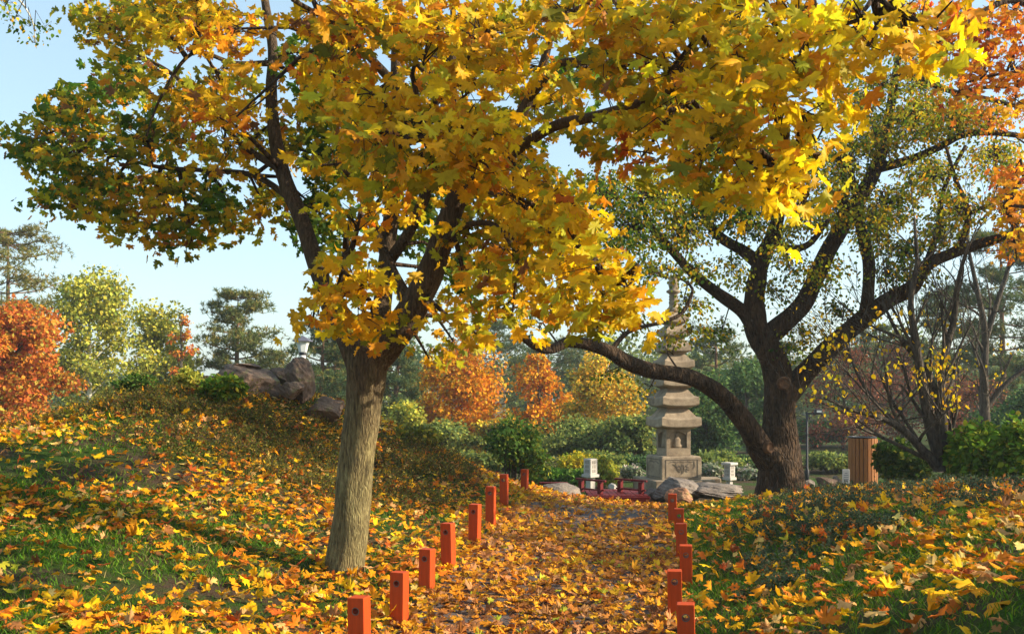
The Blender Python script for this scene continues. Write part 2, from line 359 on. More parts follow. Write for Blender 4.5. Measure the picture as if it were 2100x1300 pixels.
def cloud(gl, gt, clumps, size, outline, pals, skel, per=7, spread=.24, curl=.45, holes=(), dens=1.0, twig_r=.006):
    """clumps: px,py,rx,ry,d,rd,pal,weight. Leaves grow on sprays, sprays on twigs, twigs on the skeleton."""
    sk = np.concatenate(skel)
    leafpx = lambda d: size/d*F
    for cl in clumps:
        px, py, rx, ry, d, rd, pal = cl[:7]; w = cl[7] if len(cl) > 7 else 1
        area = math.pi*rx*ry; ns = max(2, int(area/(leafpx(d)**2*1.05)*dens*w*5.2/per))
        v = unit(rng.normal(size=(ns, 3)))*rng.uniform(.15, 1, (ns, 1))**.45
        qx, qy, qd = px+v[:, 0]*rx, py+v[:, 1]*ry, d+v[:, 2]*rd
        keep = np.ones(ns, bool)
        for hx, hy, hrx, hry in holes: keep &= ((qx-hx)/hrx)**2+((qy-hy)/hry)**2 > 1
        qx, qy, qd, v = qx[keep], qy[keep], qd[keep], v[keep]; ns = len(qx)
        if not ns: continue
        c = np.stack([(qx-1050)/F*qd, qd, EYE+(809-qy)/F*qd], 1)
        cc = P(px, py, d); j = ((sk[:, :3]-cc)**2*[1, 1, .7]).sum(1).argmin(); root = sk[j, :3]
        # bough from the skeleton to the clump
        mid = (root+cc)/2+rng.normal(0, .06, 3)+[0, 0, .12]
        V, T = twigs(root[None], mid[None], cc[None], twig_r*3.2*max(1, size/.09), twig_r*1.2, 5); gt.add(V, T)
        st = root+(cc-root)*rng.uniform(.55, 1.0, (ns, 1)); m2 = (st+c)/2+rng.normal(0, .05, (ns, 3))+[0, 0, .05]
        V, T = twigs(st, m2, c, twig_r, twig_r*.4, 3); gt.add(V, T)
        out = unit(c-cc*.75-root*.25+rng.normal(0, .12, (ns, 3))); out[:, 2] = out[:, 2]*.35-.12; out = unit(out)
        side = unit(np.cross(out, [0, 0, 1.0])); n = ns*per
        O = np.repeat(out, per, 0); Sd = np.repeat(side, per, 0); q = rng.uniform(-1, 1, (n, 2))
        pos = np.repeat(c, per, 0)+O*q[:, :1]*spread+Sd*q[:, 1:]*spread*.8+rng.normal(0, spread*.22, (n, 3))
        lx_, ly_ = 1050+pos[:, 0]/pos[:, 1]*F, 809-(pos[:, 2]-EYE)/pos[:, 1]*F; kp = np.ones(n, bool)
        for hx, hy, hrx, hry in holes: kp &= ((lx_-hx)/hrx)**2+((ly_-hy)/hry)**2 > .8
        pos, O, Sd, q = pos[kp], O[kp], Sd[kp], q[kp]; n = len(pos)
        if not n: continue
        tip = O*rng.uniform(.1, .9, (n, 1))+Sd*q[:, 1:]*.9+np.array([0, 0, -1])*rng.uniform(.1, 1.1, (n, 1))+rng.normal(0, .25, (n, 3))
        nrm = np.array([0, 0, 1.0])*rng.uniform(.3, 1.1, (n, 1))+O*.5+rng.normal(0, .42, (n, 3))
        tint = rng.uniform(.85, 1.12)
        V, T, k = leaves(pos, tip, nrm, size*rng.uniform(.5, 1.2, n)/1.6*1.05, pick(pals[pal], n)*tint, outline, curl)
        gl.add(V, T, k)

# ------------------------------------------------------------------ the maple in front
pals = {
 'near': [(5, GOLD), (5, YEL), (1.2, AMB), (3, LIME), (.1, ORG)],
 'bright': [(6, YEL), (2, GOLD), (3.5, LIME), (.5, AMB)],
 'mixed': [(4, GOLD), (2, YEL), (3.4, LIME), (3, OLV), (.7, AMB), (.3, BRN)],
 'left': [(4, OLV), (2.2, LIME), (2, GOLD), (3, GRN), (.6, AMB), (.4, BRN)],
 'green': [(4, GRN), (3, OLV), (1, LIME), (1, DGR)],
 'amber': [(6, GOLD), (3, AMB), (1, ORG), (2, YEL), (.6, BRN)]}
b0 = P(707, 1192, 8.7); b0[2] = h1(b0[0], b0[1])
maple = thing('maple_tree', 'large yellow maple with pale furrowed trunk lit by sun, standing left of the path', 'tree', b0)
gT = Geo(); SK = []
def add(rows, **k):
    p, r = limb(gT, LP(rows), **k); SK.append(np.c_[p, r])
add([(707,1215,8.7,92),(708,1160,8.7,78),(720,1060,8.7,74),(730,950,8.7,72),(744,850,8.7,73),(749,790,8.7,78),(752,735,8.7,90),(745,690,8.7,92),(738,655,8.7,60)], sides=32, n=7, flare=.32, rough=.03)
add([(745,740,8.7,78),(712,675,8.72,62),(682,625,8.8,46),(652,555,8.9,36),(618,450,9.0,33),(585,370,9.1,31),(564,280,9.2,27),(556,190,9.3,23),(560,100,9.5,21),(545,15,9.7,17),(530,-90,9.9,11)], sides=16)
add([(757,745,8.7,80),(792,700,8.66,74),(835,655,8.6,64),(868,590,8.55,58),(895,525,8.5,52),(920,455,8.45,47),(945,390,8.4,42),(990,330,8.3,34),(1040,275,8.2,28),(1085,205,8.1,22),(1120,110,8.0,16),(1140,20,7.9,10)], sides=16)
add([(762,720,8.75,50),(782,640,8.9,40),(792,540,9.1,34),(803,430,9.2,32),(812,300,9.3,31),(815,180,9.4,30),(816,60,9.5,26),(812,-60,9.6,18)], sides=12)
add([(845,640,8.6,36),(820,585,8.7,24),(800,545,8.8,22),(765,460,8.9,22),(735,330,9,22),(708,180,9.1,22),(695,90,9.2,16),(690,0,9.3,10)], sides=10)
add([(792,545,8.9,24),(850,455,8.7,24),(895,330,8.6,26),(922,215,8.5,26),(925,150,8.5,22),(930,60,8.5,14),(925,-50,8.5,8)], sides=10)
add([(925,200,8.5,20),(890,165,8.4,15),(850,125,8.3,11),(820,90,8.2,6)], sides=8)
add([(1030,330,8.2,26),(1085,290,8.0,22),(1140,258,7.7,22),(1220,240,7.2,22),(1330,205,6.7,20),(1440,150,6.2,18),(1560,100,5.8,15),(1700,60,5.4,10),(1800,30,5.2,6)], sides=10)
add([(1330,205,6.7,16),(1450,250,6.2,13),(1560,310,5.8,10),(1630,380,5.5,6)], sides=8)
add([(935,400,8.4,26),(1000,390,7.8,16),(1090,450,7.1,13),(1180,520,6.6,10),(1260,590,6.3,6)], sides=8)
add([(895,510,8.5,20),(950,465,8.2,13),(1015,462,8.0,10),(1060,520,7.8,6)], sides=8)
add([(815,300,9.3,20),(780,340,8.2,16),(745,420,7.6,13),(720,520,7.3,9),(690,600,7.2,6)], sides=8)
add([(814,180,9.4,20),(760,120,8.2,17),(700,60,7.2,13),(600,0,6.4,9)], sides=8)
add([(922,215,8.5,20),(900,230,7.5,16),(860,260,6.7,12),(820,300,6.2,7)], sides=8)
add([(580,350,9.1,18),(500,300,9.5,13),(420,220,9.9,11),(350,150,10.2,9),(240,90,10.4,6)], sides=8)
add([(600,410,9.1,16),(520,360,9.6,12),(420,350,10,10),(310,340,10.3,8),(180,300,10.6,5)], sides=8)
add([(560,130,9.4,14),(480,130,9.2,10),(395,110,9,8),(330,200,9,6),(300,280,9,4)], sides=8)
add([(1085,205,8.1,16),(1150,130,7.6,14),(1215,125,7.2,12),(1260,60,6.9,9),(1300,0,6.7,6)], sides=8)
add([(1215,125,7.2,8),(1245,50,7,6),(1240,-20,6.9,4)], sides=6)
gL, gW = Geo(), Geo()
CL = [
 # left crown, farther and greener
 (75,285,62,40,10.5,.7,'left'),(140,330,85,60,10.4,.8,'left'),(160,225,80,55,10.4,.8,'left'),(120,400,55,40,10.4,.6,'left',.8),(215,395,80,55,10.4,.8,'left'),(250,450,80,32,10.5,.6,'mixed',.8),
 (360,470,60,42,10.5,.6,'left',.8),(395,500,40,22,10.5,.4,'left',.6),(320,390,80,55,10.3,.8,'mixed',.9),(300,280,100,60,10.2,.9,'left',.9),(430,410,75,50,10.3,.7,'green',.85),(480,455,60,28,10.4,.5,'mixed',.7),
 (245,160,80,55,10.1,.8,'left'),(200,60,90,55,9.6,.8,'mixed'),(310,30,120,55,9.2,.9,'mixed'),(400,60,110,60,8.6,.8,'near',.8),(380,200,90,60,9.5,.9,'mixed',.9),(460,300,80,55,9.6,.8,'mixed',.8),
 (455,170,65,55,8.6,.8,'mixed',.8),(430,230,80,40,8.2,.5,'amber',.7),(540,390,45,60,9.9,.6,'mixed',.6),(545,430,50,22,9.9,.5,'mixed',.6),(465,60,60,50,8,.8,'amber',.8),(485,240,36,30,7.5,.4,'amber',.8),
 (575,290,50,60,9.7,.6,'mixed',.6),
 # green backing behind the fork
 (660,440,55,75,10.3,.6,'green',1.1),(690,330,65,70,10.2,.7,'green',1.0),(660,250,60,60,10.1,.7,'green',.9),(700,200,70,60,9.9,.7,'green',.9),(640,120,60,60,9.5,.7,'green',.7),(850,480,45,70,10,.7,'green',.8),(880,620,40,40,9.7,.5,'mixed',.7),
 (960,560,60,60,9.6,.7,'green',.8),(940,130,70,70,10,.7,'green',.7),(1120,340,60,50,9.6,.6,'green',.6),(1010,420,60,50,9.8,.6,'mixed',.7),(1180,150,90,60,9.8,.8,'green',.7),
 # centre, near sprays
 (670,40,80,50,6.8,.7,'amber'),(740,60,110,60,6.9,.8,'mixed'),(680,140,60,45,7.2,.6,'amber',.9),(870,50,110,60,6.7,.8,'near'),(1000,60,120,70,6.5,.8,'near'),(760,190,100,50,6.6,.7,'near'),(1010,160,110,60,6.4,.7,'near'),
 (690,230,55,45,7.2,.6,'mixed',.8),(860,260,110,55,6.3,.7,'near'),(980,270,100,55,6.2,.7,'near'),(760,290,90,50,6.5,.6,'mixed'),(880,340,100,50,6.3,.6,'mixed'),(1000,340,80,42,6.1,.5,'near',.8),(790,390,80,42,6.8,.5,'mixed',.8),
 (740,440,55,45,6.9,.5,'near',.7),(715,525,55,42,7.0,.5,'near',.7),(660,575,50,30,7.1,.4,'near',.8),(750,590,70,45,7.1,.4,'near'),(670,635,55,24,7.1,.3,'near',.8),(765,655,55,32,7.1,.3,'mixed',.9),(640,660,22,14,7.1,.2,'near',.6),
 (830,430,55,35,7.3,.4,'near',.6),(1000,470,70,50,8.6,.5,'mixed',.9),(1120,430,80,60,8.4,.5,'mixed',.9),(1200,520,60,50,8.3,.5,'mixed',.8),(1080,590,50,36,8.4,.4,'mixed',.7),(1000,300,80,60,8.5,.6,'mixed',.9),(1100,220,90,60,8.4,.6,'mixed',.8),(880,180,80,60,8.6,.6,'mixed',.8),(750,330,80,60,9.0,.5,'mixed',.9),(720,220,80,60,9.0,.5,'mixed',.9),(880,390,60,50,9,.5,'green',.9),(680,130,70,50,9.1,.5,'mixed',.8),(960,240,70,60,8.3,.5,'mixed',.9),(1060,380,70,60,8.2,.5,'mixed',.8),(940,330,60,40,8.0,.4,'mixed',.8),(640,340,40,30,7.6,.4,'mixed',.5),
 # lower right spray reaching over the path
 (1050,400,90,45,6.4,.5,'near'),(1150,400,70,45,6.3,.5,'near'),(1100,470,90,45,6.5,.6,'bright'),(1180,500,80,45,6.4,.5,'bright'),(1060,540,75,45,6.9,.5,'mixed'),(1190,570,85,45,6.2,.5,'bright'),(1260,610,60,42,6.1,.4,'bright'),
 (1290,590,36,32,6.1,.3,'near'),(1150,628,85,32,6.4,.5,'bright'),(1240,636,60,26,6.2,.3,'bright'),(1050,650,60,32,7.2,.4,'mixed',.8),(970,640,55,30,8.2,.4,'near',.7),(905,660,35,22,8.4,.3,'near',.7),(930,700,32,26,8.8,.3,'mixed',.7),
 (880,735,22,14,8.8,.2,'mixed',.5),(985,690,30,18,8.4,.3,'near',.6),(1225,672,24,14,6.2,.2,'mixed',.3),(1000,580,60,45,7.6,.4,'mixed',.7),(945,500,45,40,8.3,.4,'mixed',.6),
 # top right, bright and near
 (1130,40,110,60,6.3,.7,'mixed'),(1250,40,110,55,6.0,.7,'near'),(1380,40,110,60,5.7,.7,'near'),(1510,40,110,60,5.5,.6,'bright'),(1630,45,100,60,5.3,.6,'bright'),(1760,40,95,50,5.1,.5,'bright'),(1860,40,65,42,5.0,.4,'bright'),
 (1250,140,90,50,6.0,.6,'mixed'),(1370,150,100,60,5.8,.7,'mixed'),(1500,150,100,60,5.5,.6,'bright'),(1630,150,90,55,5.3,.6,'bright'),(1770,115,75,40,5.1,.4,'bright'),(1870,100,48,34,5.0,.3,'bright'),(1900,60,34,40,4.9,.3,'amber',.7),
 (1240,260,80,42,6.2,.6,'mixed'),(1350,260,95,50,5.9,.6,'mixed'),(1470,260,95,55,5.6,.6,'mixed'),(1600,240,90,55,5.4,.5,'bright'),(1700,240,55,48,5.3,.4,'bright'),(1310,330,60,32,6,.4,'amber',.8),(1410,340,80,42,5.7,.5,'mixed'),
 (1530,340,80,48,5.5,.4,'bright'),(1620,330,62,42,5.4,.4,'bright'),(1580,400,62,36,5.4,.3,'bright'),(1640,425,42,28,5.4,.25,'bright'),(1490,400,50,24,5.6,.3,'mixed',.7),(1350,200,80,50,8,.7,'mixed'),(1500,200,80,70,8,.7,'mixed'),
 (650,-95,220,55,8.6,.9,'mixed',.6),(1100,-105,220,55,8.3,.9,'mixed',.6),(1500,-105,200,55,8.1,.9,'mixed',.6),(1850,-95,160,50,8.0,.9,'mixed',.5),(400,-60,200,50,9,.8,'mixed',.5),(900,-50,250,50,7,.9,'near',.5),(1500,-50,300,50,5.8,.8,'bright',.5)]  # crown above the frame, added to dapple the hill and trunk with shade
HOLES = [(140,100,26,60),(40,140,70,60),(20,200,60,40),(620,722,30,42),(1160,735,40,14),(1020,745,60,14),(1360,600,26,38),(600,560,30,50),(560,520,30,40),(150,115,26,22),(312,342,18,16),(500,395,22,20),(545,345,14,26),(1150,322,46,18),(1055,235,14,26),(970,195,26,20),(860,250,18,10),(880,330,14,10),(635,85,14,12),(430,175,12,10),(1050,200,12,16),(1160,120,16,12),(870,140,14,10),(610,380,28,40),(490,340,12,14)]
cloud(gL, gW, CL, .122, OUT_HI, pals, SK, per=8, spread=.20, holes=HOLES, dens=2.6)
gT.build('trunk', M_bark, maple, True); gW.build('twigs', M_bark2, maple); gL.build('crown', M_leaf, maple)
print('maple leaf verts', gL.n)

# ------------------------------------------------------------------ the old dark tree right of the path
b1 = P(1602, 1025, 15); b1[2] = h1(b1[0], b1[1])
oak = thing('old_tree', 'dark spreading tree with a long low limb arching toward the pagoda, small olive leaves', 'tree', b1)
gT = Geo(); SK = []
add([(1602,1055,15,104),(1602,1000,15,94),(1598,930,15,82),(1598,860,15,66),(1600,800,15,62),(1592,760,15,58),(1575,715,15,54),(1552,672,15,50),(1545,630,15,44),(1552,580,15,38),(1562,535,15,34),(1585,480,14.9,28),(1600,420,14.8,22),(1600,330,14.6,16),(1590,230,14.5,10)], sides=20, flare=.12, rough=.05)
add([(1580,940,14.9,66),(1558,915,14.8,50),(1530,870,14.6,42),(1485,815,14.4,38),(1440,785,14.2,34),(1390,768,14,32),(1330,758,13.8,32),(1285,742,13.6,32),(1250,722,13.5,28),(1205,705,13.3,25),(1165,702,13.2,22),(1130,716,13.1,20),(1095,708,13,17),(1068,685,12.9,14),(1050,655,12.8,9)], sides=14, rough=.06)
add([(1560,700,15,44),(1600,668,15,42),(1645,625,15.1,38),(1672,575,15.2,36),(1700,510,15.3,34),(1742,440,15.4,32),(1785,370,15.5,29),(1812,300,15.6,23),(1825,225,15.7,19),(1838,150,15.8,15),(1850,60,15.9,9)], sides=14, rough=.06)
add([(1612,815,15,48),(1650,765,15,42),(1700,715,14.9,40),(1765,660,14.8,38),(1825,612,14.7,34),(1870,590,14.6,30),(1900,545,14.5,26),(1950,520,14.4,23),(2010,500,14.3,20),(2080,482,14.2,16),(2160,470,14,10)], sides=14, rough=.07)
add([(1772,665,14.8,34),(1780,610,14.8,26),(1782,540,14.9,25),(1765,470,15,22),(1755,400,15.1,16),(1740,330,15.2,9)], sides=10, rough=.05)
add([(1548,672,15,36),(1520,635,15,28),(1470,600,14.8,24),(1420,560,14.6,20),(1370,505,14.4,17),(1330,455,14.2,13),(1310,400,14,8)], sides=10, rough=.06)
add([(1560,545,15,30),(1525,515,15.1,24),(1470,480,15.2,20),(1430,420,15.3,16),(1405,350,15.4,11),(1380,280,15.5,6)], sides=10, rough=.05)
add([(1585,495,14.9,24),(1620,510,14.7,16),(1660,500,14.6,14),(1700,450,14.4,9)], sides=8, rough=.05)
add([(1800,345,15.5,22),(1860,330,15.3,17),(1920,305,15.2,15),(1980,275,15,14),(2060,275,14.9,12),(2150,290,14.8,8)], sides=10, rough=.05)
add([(1838,150,15.8,14),(1890,165,15.6,13),(1960,190,15.4,12),(2030,205,15.2,10),(2110,225,15,7)], sides=8, rough=.05)
add([(1960,190,15.4,10),(2020,180,15.3,8),(2090,180,15.2,6)], sides=6)
add([(1965,515,14.4,16),(1985,440,14.5,13),(1960,370,14.6,10),(1940,300,14.7,6)], sides=8, rough=.05)
add([(1900,545,14.5,16),(1925,460,14.6,13),(1935,390,14.7,10),(1980,300,14.8,7)], sides=8, rough=.05)
add([(1985,440,14.5,9),(2040,410,14.5,7),(2090,350,14.5,5)], sides=6)
add([(1700,510,15.3,20),(1735,400,15.1,13),(1720,320,15,8)], sides=8)
add([(1250,722,13.5,12),(1290,680,13.6,9),(1360,660,13.7,8),(1400,640,13.8,8),(1420,600,13.9,7),(1415,585,14,5)], sides=6)
gW = Geo(); 
# knots and sawn limb ends
gL = Geo()
pals2 = {'o': [(4, OLV), (2, GRN), (3, LIME), (2, GOLD)], 'd': [(1.5, DGR), (3, GRN), (4, OLV), (1, GOLD)], 'y': [(4, LIME), (3, OLV), (1.6, GOLD), (.5, AMB), (2, GRN)], 'r': [(3, AMB), (2, ORG), (2, GOLD), (2, OLV)]}
CL2 = []
for px, py, rx, ry, d, p, w in [
 (1290,480,80,60,14,'d',.8),(1230,400,60,60,14,'d',.9),(1340,400,80,60,14.2,'o',.9),(1400,470,70,55,14.8,'o',.8),(1460,400,80,60,15,'d',.9),(1330,560,60,40,14,'o',.6),(1410,560,55,35,14.4,'o',.5),
 (1400,625,60,28,14.2,'y',.5),(1300,672,60,26,14.3,'y',.4),(1420,682,50,26,14.3,'y',.4),(1240,765,40,16,14.3,'d',.35),(1220,670,50,22,14.3,'d',.4),(1370,700,40,22,14.4,'y',.25),(1330,800,30,14,14.4,'o',.2),(1090,660,40,20,13.6,'d',.35),
 (1480,680,40,30,14.6,'d',.4),(1500,560,40,40,15,'o',.5),(1530,440,60,60,15,'d',.9),(1600,500,40,50,14.8,'o',.6),(1590,600,40,40,15,'o',.4),(1650,440,60,50,14.8,'o',.7),(1620,560,34,34,15,'d',.35),
 (1690,560,50,50,15,'y',.45),(1720,640,45,30,14.9,'d',.5),(1650,690,50,30,15,'o',.6),(1620,720,36,28,15,'d',.45),(1720,420,55,60,15.2,'o',.9),(1790,470,50,60,15,'o',.9),(1730,330,60,60,15.3,'y',.9),(1830,420,60,50,15.2,'y',.8),
 (1850,520,50,40,14.6,'d',.7),(1820,560,40,30,14.6,'d',.6),(1800,280,60,60,15.6,'y',.9),(1880,250,70,60,15.4,'y',1),(1900,360,60,50,14.9,'y',.9),(1960,430,60,50,14.5,'y',.8),(1960,240,70,50,15.2,'y',.9),(2040,330,70,50,14.9,'y',.7),
 (2030,240,60,40,15,'r',.7),(2070,400,50,60,14.5,'r',.6),(2080,500,50,30,14.2,'r',.6),(1930,480,50,35,14.5,'y',.7),(1760,220,60,50,15.7,'o',.7),(1800,170,60,40,15.7,'y',.6),(1890,180,60,40,15.6,'y',.7),(1560,330,80,60,14.8,'d',.8),(1640,340,60,60,14.9,'o',.8),
 (1870,110,60,50,15.8,'y',.5),(1480,300,80,50,15.2,'d',.7),(1840,600,36,22,14.7,'d',.4),(1880,560,40,30,14.6,'o',.5)]:
    CL2.append((px, py, rx, ry, d, 1.1 if py < 600 else .45, p, w*(1.0 if py < 600 else .8)))
for t in CL2: pass
cloud(gL, gW, CL2, .084, OUT_OV, pals2, SK, per=9, spread=.2, curl=.35, dens=4.2, twig_r=.005,
      holes=[(1357,604,22,40),(1200,460,14,14),(1480,610,20,22),(1655,640,24,16),(1500,650,20,16),(1440,510,12,10),(1610,450,10,10),(1850,480,14,12),(1770,330,9,12),(1900,420,12,10)])
gT.build('trunk', M_bark2, oak, True); gW.build('twigs', M_bark2, oak); gL.build('crown', M_small, oak)
def knot(px, py, d, rpx, yaw):
    c = P(px, py, d)-np.array(b1); r = rpx/F*d; bm = bmesh.new()
    lathe(bm, [(r*1.25, 0), (r*1.2, .06), (r*.98, .085), (r*.9, .07), (r*.2, .065)], 18)
    o = bmobj('sawn_knot', bm, M_knot, oak, True); o.location = c; o.rotation_euler = (R(90), 0, yaw)
knot(1605, 786, 14.78, 11, R(8)); knot(1572, 917, 14.62, 10, R(35))

# orange tree reaching in at the top right, trunk outside the frame
b2 = gz(2500, 13)
otree = thing('orange_maple', 'orange-leaved maple branches reaching in at the top right corner', 'tree', b2)
gT = Geo(); SK = []
b2p = [tuple(b2-[0,0,.1])+(.22,), tuple(b2+[0,0,1.5])+(.18,)]
p, r = limb(gT, b2p+LP([(2440,400,13,40),(2400,200,13,34),(2350,50,13,28),(2300,-100,13,16)])); SK.append(np.c_[p, r])
add([(2420,300,13,24),(2300,120,12.6,18),(2180,60,12.3,16),(2080,0,12.1,15),(2000,38,12,13),(1960,62,11.9,10),(1920,90,11.8,5)], sides=8)
add([(2430,420,13,24),(2300,330,12.6,18),(2180,340,12.3,14),(2100,370,12.1,9),(2060,420,12,5)], sides=8)
add([(2300,120,12.6,14),(2180,180,12.4,10),(2080,150,12.3,7),(1980,170,12.2,4)], sides=8)
gW, gL = Geo(), Geo()
palO = {'o': [(4, (.78,.22,.015)), (4, AMB), (.7, RED), (2, GOLD)], 'g': [(3, GOLD), (3, AMB), (2, YEL)]}
cloud(gL, gW, [(px, py, rx, ry, 12.2, .7, p, w) for px, py, rx, ry, p, w in [
 (1950,40,60,40,'o',.8),(2030,70,60,50,'o',.7),(2080,30,50,40,'o',.8),(1940,110,60,40,'o',.9),(2010,150,60,40,'o',.8),(2080,140,50,50,'o',.7),(1960,200,50,26,'o',.5),(2080,220,40,30,'g',.6),(2080,350,36,34,'o',.8),(2075,420,34,34,'g',.9),
 (2090,470,30,34,'g',.9),(2085,530,30,18,'o',.6),(1860,20,50,30,'o',.7),(2180,100,90,120,'o',.5),(2180,420,80,100,'g',.5),(2080,280,24,18,'g',.4)]]+[(2330,460,120,110,14.5,1.4,'g',.6),(2300,720,90,80,15,1.2,'g',.6),(2420,330,130,120,14,1.5,'o',.8),(2700,400,250,150,11,1.5,'g',.35),(3000,450,300,170,9,1.2,'g',.6),(3300,620,300,150,7,1.2,'g',.5)], .11, OUT_LO, palO, SK, per=7, spread=.2, dens=1.9)  # unseen outer clumps added to shade the old tree, bank and path
gT.build('trunk', M_bark2, otree, True); gW.build('twigs', M_bark2, otree); gL.build('crown', M_leaf, otree)

# hanging birch twigs at the top left corner
b3 = gz(-500, 11)
bt = thing('birch_tree', 'birch whose drooping twigs of small dark leaves hang in at the top left corner', 'tree', b3)
gT = Geo(); SK = []
p, r = limb(gT, [tuple(b3-[0,0,.1])+(.16,), tuple(b3+[0,0,2.5])+(.13,)]+LP([(-470,100,11,34),(-440,-150,11,24)])); SK.append(np.c_[p, r])
add([(-470,100,11,20),(-300,-40,11,14),(-120,-60,11,9),(0,-30,11,6),(60,30,11,3),(75,100,11,1.5)], sides=6)
gW, gL = Geo(), Geo()
cloud(gL, gW, [(30,40,34,16,11,.3,'d',.9),(60,55,30,18,11,.3,'d',.8),(68,88,12,22,11,.15,'d',.9),(95,60,22,12,11,.2,'d',.8),(10,15,40,20,11,.4,'o',.9),(-100,20,80,80,11,.5,'o',.5)], .07, OUT_OV, pals2, SK, per=6, spread=.14, dens=1.0, twig_r=.003)
gT.build('trunk', M_birch, bt, True); gW.build('twigs', M_bark2, bt); gL.build('crown', M_small, bt)

# ------------------------------------------------------------------ bare trees at the right
def grow(g, ends, p, d, L, r, depth, rs, up=.15, spread=.5, n=4, kids=(2, 4)):
    pts = [tuple(p)+(r,)]; q = np.array(p, float); dd = np.array(d, float)
    for k in range(n):
        dd = unit(dd+rs.normal(0, .13, 3)+[0, 0, up*.3]); q = q+dd*L/n; pts.append(tuple(q)+(max(r*(1-.55*(k+1)/n), .0035),))
    if depth > 0 or r > .008: limb(g, pts, sides=7 if r > .02 else 4, n=2, rough=.03)
    else: limb(g, pts, sides=3, n=1, rough=0)
    ends.append(q)
    if depth == 0: return
    for k in range(rs.integers(*kids)+1):
        t = rs.uniform(.3, 1); i = min(int(t*n), n-1)+1; b = np.array(pts[i][:3])
        nd = unit(dd+rs.normal(0, spread, 3)+[0, 0, up])
        grow(g, ends, b, nd, L*rs.uniform(.5, .78), pts[i][3]*rs.uniform(.5, .75), depth-1, rs, up, spread, max(2, n-1), kids)
def bare(name, label, base, stems, depth, seed, leafn, pal, mat=M_bark3, lsize=.06, lbox=None, group=None):
    rs = np.random.default_rng(seed); t = thing(name, label, 'tree', base, group=group); g = Geo(); ends = []
    for rows in stems:
        p, r = limb(g, LP(rows), sides=10, rough=.04)
        m = len(p)
        for k in range(2, m, 3):
            d = unit(p[min(k+1, m-1)]-p[k-1]); nd = unit(d+rs.normal(0, .55, 3)+[0, 0, .25])
            grow(g, ends, p[k], nd, rs.uniform(.5, 1.0)*(1.3 if k < m*.6 else .8), max(r[k]*.45, .006), depth, rs)
    g.build('trunk', mat, t, True)
    if leafn:
        e = np.array(ends); i = rs.integers(0, len(e), leafn); n = leafn
        if lbox is not None:
            ppx = 1050+e[:, 0]/e[:, 1]*F; ppy = 809-(e[:, 2]-EYE)/e[:, 1]*F; ok = np.where((ppx > lbox[0]) & (ppx < lbox[2]) & (ppy > lbox[1]) & (ppy < lbox[3]))[0]
            if len(ok): ok = ok[rs.random(len(ok)) < .55]; i = ok[rs.integers(0, len(ok), leafn)]
        pos = e[i]+rs.normal(0, .07, (n, 3)); g = Geo()
        V, T, c = leaves(pos, rs.normal(0, .5, (n, 3))-[0, 0, .8], rs.normal(0, 1, (n, 3)), rs.uniform(.7, 1.2, n)*lsize, pick(pal, n), OUT_OV, .3)
        g.add(V, T, c); g.build('crown', M_small, t)
    return t
Yp = [(5, YEL), (2, GOLD), (1, LIME)]
bd = 13.5; base = P(1925, 952, bd); base[2] = h1(base[0], base[1])
bare('half_bare_tree', 'multi-stemmed half bare tree with a few round yellow leaves, behind the wooden bin', base, [
 [(1930,965,bd,34),(1925,930,bd,28),(1905,860,bd,22),(1890,780,bd,19),(1878,700,bd,16),(1868,620,bd,12),(1880,540,bd,9),(1875,450,bd,5)],
 [(1932,960,bd,28),(1935,900,bd,22),(1928,820,bd,19),(1935,740,bd+.1,16),(1955,660,bd+.2,13),(1965,580,bd+.2,10),(1985,500,bd+.2,5)],
 [(1925,958,bd,26),(1895,925,bd-.1,18),(1850,880,bd-.2,15),(1800,855,bd-.3,11),(1740,838,bd-.4,8),(1690,815,bd-.5,4)],
 [(1850,880,bd-.2,10),(1800,830,bd-.1,8),(1760,770,bd,6),(1730,690,bd,4)],
 [(1928,830,bd,13),(1900,760,bd+.1,10),(1850,700,bd+.2,8),(1810,620,bd+.3,5)]], 2, 5, 470, Yp, lbox=(1640, 640, 1960, 900))
bd2 = 20; base = P(2022, 905, bd2); base[2] = h1(base[0], base[1])
bare('bare_tree', 'bare grey tree with fine upright twigs at the right edge, beyond the green bushes', base, [
 [(2022,930,bd2,26),(2020,850,bd2,20),(2018,760,bd2,17),(2020,680,bd2,14),(2005,600,bd2,10),(1985,500,bd2,6),(1975,400,bd2,3)],
 [(2020,700,bd2,13),(2045,620,bd2,10),(2070,540,bd2,8),(2085,440,bd2,4)],
 [(2020,840,bd2,12),(2060,790,bd2,10),(2110,750,bd2,8),(2160,720,bd2,4)]], 2, 11, 60, Yp, lbox=(1960, 700, 2100, 800))

